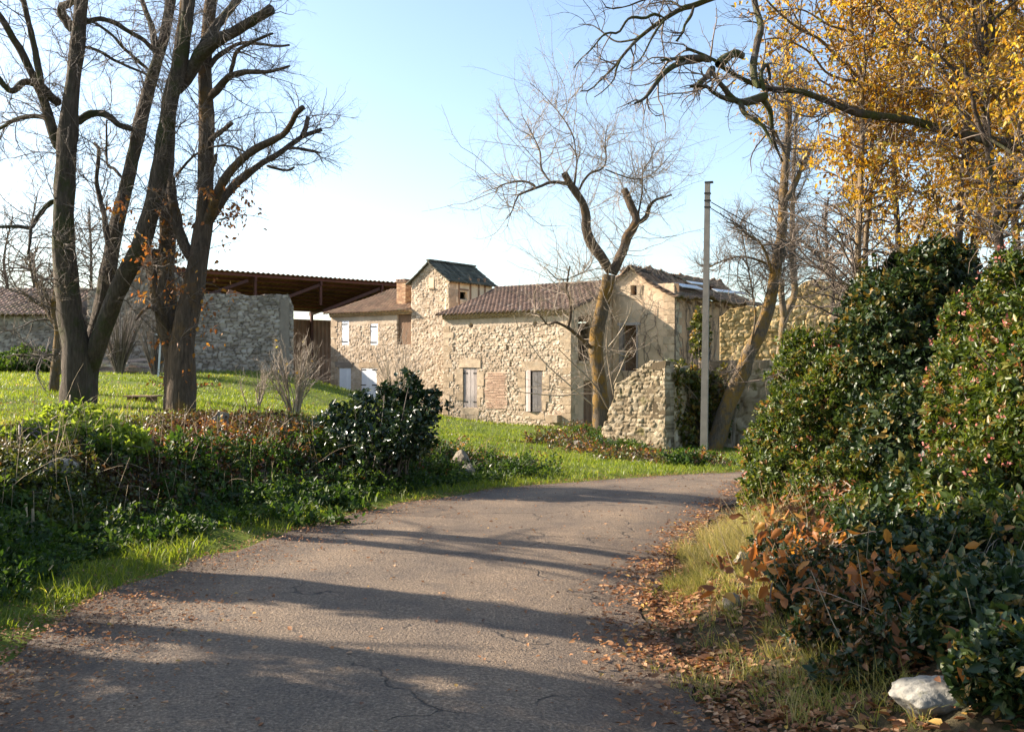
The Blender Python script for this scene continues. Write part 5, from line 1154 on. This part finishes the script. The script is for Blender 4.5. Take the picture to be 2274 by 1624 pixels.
rockat(130, 1050, 80, 40, 'rock', 'flat brown stone at the left edge of the bank', 21, 8, .3)
rockat(490, 950, 46, 40, 'rock', 'grey stone on top of the bank right of the forked lime', 23, 10, .2)
rockat(1235, 945, 40, 26, 'rock', 'squared stone block at the foot of the house corner', 25, 25, .1)
# low plank bench
bp_ = on_ground(318, 890, 15); sB = bp_[1] / FPX / 2.2197
bench = empty('plank_bench', tuple(map(float, bp_)), 'low plank bench standing on the lawn between the two limes', 'bench')
bt_ = nrm(np.array([.99, -.1, 0])); bnn = np.cross(bt_, ZV)
for k in range(3):
    mb = MB(); box(mb, bp_, bt_, bnn, -34 * sB, 34 * sB, 9.5 * sB, 12.5 * sB, -.24 + k * .17, -.24 + k * .17 + .155, random.random()); mb.build('plank', M['wood_brown'], bench, smooth=False)
for k in (-24, 20):
    mb = MB(); box(mb, bp_, bt_, bnn, (k - 3) * sB, (k + 4) * sB, -.05, 9.5 * sB, -.18, .2, .3); mb.build('leg', M['wood_brown'], bench, smooth=False)
# timber and rubble pile against the ruin
tp_ = W(290, 838, 43.5); tg = gpt(tp_[0], 43.5)
pile = empty('timber_pile', tuple(map(float, tg)), 'heap of grey old beams and planks against the ruined wall', 'timber pile')
for k in range(24):
    a = tg + np.array([rng.uniform(-2.6, 1.6), rng.uniform(-.4, .9), .08 + .052 * k * rng.random()]); dr_2 = nrm(np.array([1, rng.normal(0, .25), rng.normal(0, .12)])); L_ = rng.uniform(1.2, 2.8)
    mb = MB(); bar(mb, a - dr_2 * L_ / 2, a + dr_2 * L_ / 2, rng.uniform(.1, .25), rng.uniform(.05, .15), random.random()); mb.build('beam', M['wood_grey'], pile, smooth=False)
mb = MB(); bar(mb, W(235, 845, 42.2), W(282, 808, 43), .2, .14, .9); tag(mb.build('beam', M['wood_grey'], pile, smooth=False), 'long leaning pale beam')
ip = on_ground(351, 836, 30); mb = MB(); tpi = W(357, 742, ip[1])
bar(mb, ip - ZV * .1, tpi, .06, .06, .5, up=np.array([1., 0, 0])); bar(mb, tpi - np.array([.25, 0, 0]), tpi + np.array([.15, 0, 0]), .06, .06, .5)
tag(mb.build('metal_post', M['zinc'], smooth=False), 'thin grey metal post with short crossbar before the ruined wall', 'post')
for k, (u, v0_, v1_, lab) in enumerate(((61, 1215, 1117, 'taller broken reed stake at the foot of the left bank'), (70, 1220, 1128, 'shorter reed stake beside the taller one at the left bank'))):
    q = on_ground(u, v0_, 5); tpk = W(u + (-3, 3)[k], v1_, q[1]); mb = MB(); tubes(mb, np.array([[q - ZV * .05, (q + tpk) / 2 + [.006, 0, 0], tpk]]), np.array([[.012, .012, .011]]), 6, [.8]); tag(mb.build('dry_stake', M['stem_dry']), lab, 'stake')
# ------------------------------------------------------------------ ground cover
def polar(n, r0, r1, a0, a1):
    r = r0 * (r1 / r0) ** rng.random(n); a = np.radians(a0 + (a1 - a0) * rng.random(n))
    return r * np.sin(a), r * np.cos(a)
def blades(mb, P, h, w_, lean=.35, tint=None, two=False, bias=(0, 0)):
    n = len(P); a = rng.random(n) * 2 * np.pi; s = np.column_stack([np.cos(a), np.sin(a), 0 * a]) * (w_ * .5)[:, None]
    ln = np.column_stack([rng.normal(bias[0], lean, n), rng.normal(bias[1], lean, n), np.ones(n)]); ln = nrm(ln)
    if tint is None: tint = rng.random(n)
    b = np.arange(n)[:, None]
    if not two:
        V = np.stack([P - s, P + s, P + ln * h[:, None]], 1); mb.add(V.reshape(-1, 3), tris=b * 3 + np.array([0, 1, 2]), tint=np.repeat(tint, 3))
    else:
        mid = P + ln * (h * .55)[:, None]; l2 = nrm(ln + np.column_stack([ln[:, 0] * 1.5, ln[:, 1] * 1.5, -.25 * np.ones(n)]))
        V = np.stack([P - s, P + s, mid + s * .8, mid - s * .8, mid + l2 * (h * .5)[:, None]], 1)
        mb.add(V.reshape(-1, 3), quads=b * 5 + np.array([0, 1, 2, 3]), tris=b * 5 + np.array([3, 2, 4]), tint=np.repeat(tint, 5))
def hidden(x, y):
    q = np.column_stack([x, y]); s = (q - AO[:2]) @ T[:2]; k = (q - AO[:2]) @ BK[:2]
    s2 = (q - LO[:2]) @ T[:2]; k2 = (q - LO[:2]) @ BK[:2]
    return ((s > -6) & (s < 13) & (k > -.05)) | ((s2 > 0) & (k2 > -.05)) | ((y > 45.3 + (x + 19.6) * .28) & (x > -19.6) & (x < -10.6) & (y < 53))
# lawn
x, y = polar(260000, 8.5, 58, -33, 14)
k = (sdist(x, y, TOE) > 1.2) & ~hidden(x, y); x = x[k]; y = y[k]
pt = fbm(x * .55, y * .55, 21)
k = rng.random(len(x)) < np.clip(.45 + 1.2 * (pt - .3), .1, 1); x = x[k]; y = y[k]; pt = pt[k]
P = np.column_stack([x, y, ground(x, y) - .01]); r = np.hypot(x, y)
mb = MB(); blades(mb, P, (.035 + .075 * rng.random(len(x)) ** 2) * (.75 + r * .012) * (.6 + pt), (.0035 + .0008 * r) * (.6 + .8 * rng.random(len(x))), .5, np.clip(rng.normal(.42, .22, len(x)) + .9 * (fbm(x * .8, y * .5, 27) - .5), 0, 1))
tag(mb.build('lawn_grass', M['grass']), 'short green lawn grass on the raised ground and before the house', 'grass', kind='stuff')
# verges along the lane
x, y = polar(330000, 4.2, 30, -35, 22)
dl = sdist(x, y, ROADL); dt = sdist(x, y, TOE)
k = (dl > -.05) & (dt < .45 + .3 * rng.normal(size=len(x))) & (y < 22); x = x[k]; y = y[k]
tf = fbm(x * 1.7, y * 1.7, 33); dl = dl[k]
k = rng.random(len(x)) < np.clip(1.9 * (tf - .22), .05, 1) * sstep(-.05, .3, dl); x = x[k]; y = y[k]; tf = tf[k]
P = np.column_stack([x, y, ground(x, y) - .01]); r = np.hypot(x, y)
mb = MB(); blades(mb, P, (.05 + .12 * rng.random(len(x)) ** 2) * (.5 + tf), .004 + .0005 * r, .45, np.clip(rng.normal(.5, .22, len(x)), 0, 1), True)
x, y = polar(50000, 13, 30, -8, 16)
k = (sdist(x, y, ROADL) > .05) & (sdist(x, y, TOE) < 3.2) & ((x > -.8) | (y > 19)); x = x[k]; y = y[k]; tf = fbm(x * 1.2, y * 1.2, 34)
k = rng.random(len(x)) < np.clip(1.8 * (tf - .2), .05, 1); x = x[k]; y = y[k]; tf = tf[k]
P = np.column_stack([x, y, ground(x, y) - .01]); r = np.hypot(x, y)
blades(mb, P, (.05 + .1 * rng.random(len(x)) ** 2) * (.5 + tf), .004 + .0006 * r, .45, np.clip(rng.normal(.5, .22, len(x)), 0, 1), True)
tag(mb.build('verge_grass', M['grass']), 'bright green grass fringe along the left edge of the lane', 'grass', kind='stuff')
# right bank: dry and green tufts
cx_, cy_ = [], []
for (u, v, n_, s_) in ((1600, 1230, 70, .22), (1640, 1200, 70, .28), (1580, 1290, 50, .18), (1680, 1240, 50, .3), (1500, 1300, 22, .1), (1640, 1330, 24, .18), (1720, 1330, 16, .2), (1700, 1420, 12, .2), (1800, 1450, 12, .2), (1860, 1470, 8, .2), (1760, 1500, 8, .12), (1560, 1560 - 30, 8, .12), (1830, 1540, 20, .12), (1650, 1170, 50, .2), (1900, 1560, 16, .15)):
    q = on_ground(u, v, 4); cx_ += list(q[0] + rng.normal(0, s_, n_)); cy_ += list(q[1] + rng.normal(0, s_ * 1.3, n_))
nt_ = len(cx_)
for (u, v, n_, s_) in ((1610, 1215, 46, .16), (1650, 1180, 46, .2), (1585, 1265, 30, .13), (1690, 1200, 30, .2), (1660, 1240, 30, .2)):
    q = on_ground(u, v, 4); cx_ += list(q[0] + rng.normal(0, s_, n_)); cy_ += list(q[1] + rng.normal(0, s_ * 1.3, n_))
tall = np.repeat(np.arange(len(cx_)) >= nt_, 34)
cx_ = np.repeat(cx_, 34) + rng.normal(0, .03, len(cx_) * 34); cy_ = np.repeat(cy_, 34) + rng.normal(0, .03, len(cy_) * 34)
P = np.column_stack([cx_, cy_, ground(cx_, cy_) - .01])
mb = MB(); blades(mb, P, .04 + .17 * rng.random(len(P)) ** 2 + tall * .24 * rng.random(len(P)), np.where(tall, .0042, .0055), .36, np.clip(rng.normal(.45, .28, len(P)) + .3 * tall, 0, 1), True, (-.2, -.12))
tag(mb.build('dry_grass', M['strawgrass']), 'straw-coloured and green grass tufts on the right bank', 'grass', kind='stuff')
# left bank undergrowth
def bankpts(n, a, b, y0=4.5, y1=19.5, x0=-12, x1=.8):
    X_ = []; 
    while sum(len(q) for q in X_) < n:
        x, y = polar(n * 3, 5, 21, -36, 4); dd = sdist(x, y, TOE)
        k = (dd > a) & (dd < b) & (y > y0) & (y < y1) & (x < x1); X_.append(np.column_stack([x[k], y[k]]))
    return np.concatenate(X_)[:n]
q = bankpts(720, -.35, 1.0)
f = fbm(q[:, 0] * .8, q[:, 1] * .8, 41); q = q[rng.random(len(q)) < sstep(.35, .55, f) + .08]
def clumps(mb, q, hmin, hmax, k, L, wr, rad, tint=None):
    n = len(q); h = hmin + (hmax - hmin) * rng.random(n); g = ground(q[:, 0], q[:, 1])
    m_ = 6
    P = np.repeat(np.column_stack([q, g]), m_, 0) + rng.normal(0, rad, (n * m_, 3)) * [1, 1, .3]; P[:, 2] += np.repeat(h, m_) * (.35 + .65 * rng.random(n * m_))
    D = nrm(np.column_stack([rng.normal(0, .5, n * m_), rng.normal(-.2, .5, n * m_), np.ones(n * m_) * .8]))
    rosettes(mb, P, D, k, L, 1.0, wr, tint, .35)
mb = MB(); clumps(mb, np.repeat(q, 2, 0) + rng.normal(0, .07, (len(q) * 2, 2)), .1, .4, 8, .055, .5, .1)
q2 = bankpts(1500, -.75, .4); clumps(mb, q2, .03, .16, 8, .05, .55, .1)
for (u, v, n_, s_, hh) in ((770, 1125, 9, .14, .3), (690, 1165, 6, .12, .18), (410, 1120, 10, .2, .4), (440, 1035, 6, .15, .3), (260, 1040, 6, .15, .35), (690, 1025, 6, .15, .3)):
    c = on_ground(u, v, 5); clumps(mb, c[:2] + rng.normal(0, s_, (n_, 2)), .1, hh, 9, .075, .5, .08)
tag(mb.build('nettle_bed', M['nettle']), 'green nettles and leafy weeds covering the foot of the left bank', 'undergrowth', kind='stuff')
q = bankpts(5000, .05, 3.2, x1=.2)
h0 = .03 + .30 * fbm(q[:, 0] * 2.1, q[:, 1] * 2.1, 47) * fbm(q[:, 0] * .9, q[:, 1] * .9, 44)
mb = MB(); n = len(q); g = ground(q[:, 0], q[:, 1]); low = sstep(-3.5, -1.5, q[:, 0]) * sstep(14, 16, q[:, 1])
m_ = 5; P = np.repeat(np.column_stack([q, g]), m_, 0) + rng.normal(0, .12, (n * m_, 3)) * [1, 1, .3]; P[:, 2] += np.repeat(h0 * (1 - .5 * low), m_) * (.25 + .9 * rng.random(n * m_))
tn = np.repeat(np.clip(fbm(q[:, 0] * 1.1, q[:, 1] * 1.1, 46) * 1.5 - .3 + .12 * rng.normal(size=n), 0, 1), m_)
rosettes(mb, P, nrm(rng.normal(0, .6, (n * m_, 3)) + np.array([0, -.1, .8])), 6, .048, 1.0, .6, tn, .5)
q3 = bankpts(500, -.1, 1.9, x1=.9, y1=20, y0=13); g3 = ground(q3[:, 0], q3[:, 1]); P = np.repeat(np.column_stack([q3, g3 + .1]), 4, 0) + rng.normal(0, .1, (2000, 3)); rosettes(mb, P, nrm(rng.normal(0, .6, P.shape) + [0, 0, .8]), 6, .05, 1.0, .6, None, .5)
tag(mb.build('bramble_thicket', M['bramble']), 'reddish brown and green brambles along the top of the left bank', 'undergrowth', kind='stuff')
# arching bramble canes and dead stems
q = bankpts(560, .2, 3.0); n = len(q); b = np.column_stack([q, ground(q[:, 0], q[:, 1]) - .03]); D = nrm(np.column_stack([rng.normal(0, .5, n), rng.normal(-.1, .5, n), np.ones(n)])); K_ = 9
Pq = np.zeros((n, K_, 3)); Pq[:, 0] = b; st_ = (.2 + .9 * rng.random(n) ** 2)[:, None] / (K_ - 1)
for k in range(1, K_): D = nrm(D + np.array([0, 0, -.16]) * rng.random((n, 1)) * 1.6 + rng.normal(0, .07, (n, 3))); Pq[:, k] = Pq[:, k - 1] + D * st_
mb = MB(); tubes(mb, Pq, np.linspace(.004, .0015, K_)[None].repeat(n, 0), 3, .1 + .7 * rng.random(n) ** 2)
q = bankpts(300, .0, 1.8); n = len(q); b = np.column_stack([q, ground(q[:, 0], q[:, 1]) - .03]); e = b + np.column_stack([rng.normal(0, .08, n), rng.normal(0, .08, n), .2 + .45 * rng.random(n)]); tubes(mb, np.stack([b, (b + e) / 2 + rng.normal(0, .012, (n, 3)), e], 1), np.tile([.004, .0035, .002], (n, 1)), 3, .4 + .6 * rng.random(n))
qx = np.concatenate([rng.uniform(1.7, 4.6, 260)]); qy = rng.uniform(4.6, 11.5, 260); kk = -sdist(qx, qy, ROADR) > .35; qx = qx[kk]; qy = qy[kk]; n = len(qx)
b = np.column_stack([qx, qy, ground(qx, qy) - .03]); e = b + np.column_stack([rng.normal(-.08, .12, n), rng.normal(-.05, .12, n), .15 + .4 * rng.random(n)]); tubes(mb, np.stack([b, (b + e) / 2 + rng.normal(0, .015, (n, 3)), e], 1), np.tile([.004, .003, .0018], (n, 1)), 3, .4 + .6 * rng.random(n))
tag(mb.build('dead_stems', M['stem_dry']), 'thin dead stems and arching canes in the banks', 'undergrowth', kind='stuff')
# pale leafy elder tops catching the light on the left bank
for k, (u, v, d, ru, rv, lab) in enumerate(((160, 935, 12.5, 90, 38, 'pale green leafy elder sprouting before the twin-trunked lime'), (225, 970, 11.5, 95, 36, 'low pale green elder tuft under the twin-trunked lime'), (60, 975, 11.5, 80, 34, 'pale green elder sprouts at the left end of the bank'))):
    shrub('elder_shrub', lab, 'elder', [(u, v - 4, d, ru, rv * 1.15), (u + 50, v + 12, d - .2, ru * .6, rv * .8), (u - 50, v + 8, d + .2, ru * .6, rv * .7)], 520, 7, .07, base=(W(u, v, d)[0], d), stems=4, group='elder sprouts on the left bank', wr=.5, thick=.9, lump=.7)
# rubble heap between the grass and the broken wall
q = np.array([on_ground(u, v, 18)[:2] for u, v in ((1235, 975), (1270, 985), (1310, 970), (1340, 990), (1290, 1000), (1250, 960), (1370, 1010), (1400, 1020), (1330, 955), (1450, 1025), (1500, 1030), (1540, 1030), (1215, 985), (1300, 950))])
mb = MB(); qq = np.repeat(q, 26, 0) + rng.normal(0, .45, (len(q) * 26, 2)); clumps(mb, qq, .02, .35, 5, .07, .6, .15)
tag(mb.build('heap_brambles', M['bramble']), 'brambles and dead leaves over the rubble heap by the broken wall', 'undergrowth', kind='stuff')
mb = MB(); qq = np.concatenate([on_ground(u, v, 18)[:2] + rng.normal(0, .3, (26, 2)) for u, v in ((1350, 975), (1375, 1000), (1520, 1035), (1300, 965), (1545, 1025))]); clumps(mb, qq, .05, .4, 8, .08, .5, .1)
tag(mb.build('heap_weeds', M['nettle']), 'green weeds around the rubble heap and pole foot', 'undergrowth', kind='stuff')
# right bank undergrowth below the hedge: withered oak leaves and brambles
x = rng.uniform(1.6, 6.0, 9000); y = rng.uniform(4.3, 12.5, 9000); dd = -sdist(x, y, ROADR); k = (dd > .5) & (dd < 3.4); x = x[k]; y = y[k]; dd = dd[k]
f = fbm(x * 1.5, y * 1.5, 51); k = rng.random(len(x)) < (.10 * sstep(.4, .6, f) + .015) * sstep(.5, 1.2, dd[:len(f)]); x = x[k]; y = y[k]
mb = MB(); clumps(mb, np.column_stack([x, y]), .03, .3, 3, .065, .5, .12)
tag(mb.build('withered_undergrowth', M['brownleaf']), 'withered brown and orange leaves below the right hedge', 'undergrowth', kind='stuff')
for k_, (u, v, d) in enumerate(((1790, 1190, 9.6), (1760, 1235, 9.0), (1860, 1225, 9.0), (1715, 1290, 8.2), (1960, 1290, 7.6), (2040, 1280, 7.4), (1730, 1180, 9.8))):
    d = float(on_ground(u, v + 30)[1]) - .45; c = W(u, v, d); b = gpt(c[0], d); o = empty('oak_seedling', tuple(map(float, b)), ('orange oak sprig lit at the front of the hedge', 'orange oak sprig low over the dry grass', 'orange oak sprig against the dark hollow of the hedge', 'rusty oak sprig above the pale rock', 'brown oak sprig in the shade under the hedge', 'brown oak sprig farther right in the hedge shade', 'yellow-brown oak sprig beside the bulging bush', 'bright orange leaves caught in the budded bush')[k_], 'sapling', 'oak sprigs in the right bank')
    s_ = np.linspace(0, 1, 8)[:, None]; Pq = b * (1 - s_) + c * s_ + s_ * (1 - s_) * np.array([-.1, -.15, .1]); mb = MB(); tubes(mb, Pq[None], np.linspace(.009, .004, 8)[None], 5, [.5]); mb.build('stem', M['twig'], o)
    mb = MB(); n_ = 42; pos = c + rng.normal(0, .14, (n_, 3)) * [1.2, 1, .7]; leaves(mb, pos, rng.normal(size=(n_, 3)) + [-.3, -.4, -.2], .095 * (.7 + .6 * rng.random(n_)), .5); mb.build('foliage', M['orange'], o)
# fallen leaves
def litter(n, x, y, L0, L1):
    z = np.where((sdist(x, y, ROADL) < 0) & (sdist(x, y, ROADR) > 0), road_z(x, y), ground(x, y) + .012) + .004
    a = rng.random(n) * 2 * np.pi; ax = np.column_stack([np.cos(a), np.sin(a), rng.normal(.05, .22, n)])
    leaves(mb, np.column_stack([x, y, z + .008 * rng.random(n)]), ax, L0 + (L1 - L0) * rng.random(n), .6, None, .35, np.column_stack([rng.normal(0, .3, n), rng.normal(0, .3, n), np.ones(n)]))
mb = MB()
N_ = 42000; f = rng.random(N_); i = (rng.beta(1.2, 1.6, N_) * 290 + 60).astype(int); i = np.clip(i, 0, 419)
off = np.abs(rng.normal(0, .36, N_)) * np.where(rng.random(N_) < .72, 1.15, -.6)
x = B[i, 0] + off * .95 + rng.normal(0, .08, N_); y = B[i, 1] + rng.normal(0, .12, N_); k = (y > 3.6) & (y < 24); x = x[k]; y = y[k]
d_ = np.hypot(x, y); k = rng.random(len(x)) < np.clip(8 / d_, 0, 1) * np.clip(2.6 * (fbm(x * 2.3, y * 2.3, 71) - .22), .12, 1); litter(k.sum(), x[k], y[k], .025, .06)
N_ = 24000; i = rng.integers(60, 330, N_); off = np.abs(rng.normal(0, .38, N_)) * np.where(rng.random(N_) < .3, -1, 1)
x = A[i, 0] + off + rng.normal(0, .05, N_); y = A[i, 1] - off * .5 + rng.normal(0, .1, N_); k = (y > 3.6) & (y < 24) & (rng.random(N_) < np.clip(7 / np.maximum(y, 1), 0, 1)); x = x[k]; y = y[k]; litter(len(x), x, y, .01, .032)
x = rng.uniform(-3.2, -1.0, 3500); y = rng.uniform(3.9, 7.2, 3500); k = rng.random(3500) < sstep(1.5, .0, sdist(x, y, ROADL) * -1 ) ; litter(k.sum(), x[k], y[k], .012, .04)
x, y = polar(5200, 12, 45, -33, 8); k = (sdist(x, y, TOE) > 1.5) & ~hidden(x, y) & (fbm(x * .4, y * .4, 81) > .42); z_ = 0; litter(k.sum(), x[k], y[k], .04, .09)
t_ = rng.random(1500); i = rng.integers(70, 380, 1500); x = A[i, 0] * t_ + B[i, 0] * (1 - t_); y = A[i, 1] * t_ + B[i, 1] * (1 - t_); litter(1500, x, y, .02, .05)
x = rng.uniform(1.0, 4.2, 3800); y = rng.uniform(3.8, 9.5, 3800); dd = -sdist(x, y, ROADR); k = (dd > -.1) & (dd < 2); litter(k.sum(), x[k], y[k], .03, .075)
tag(mb.build('fallen_leaves', M['dryleaf']), 'brown and orange fallen leaves strewn along the lane edges', 'leaf litter', kind='stuff')
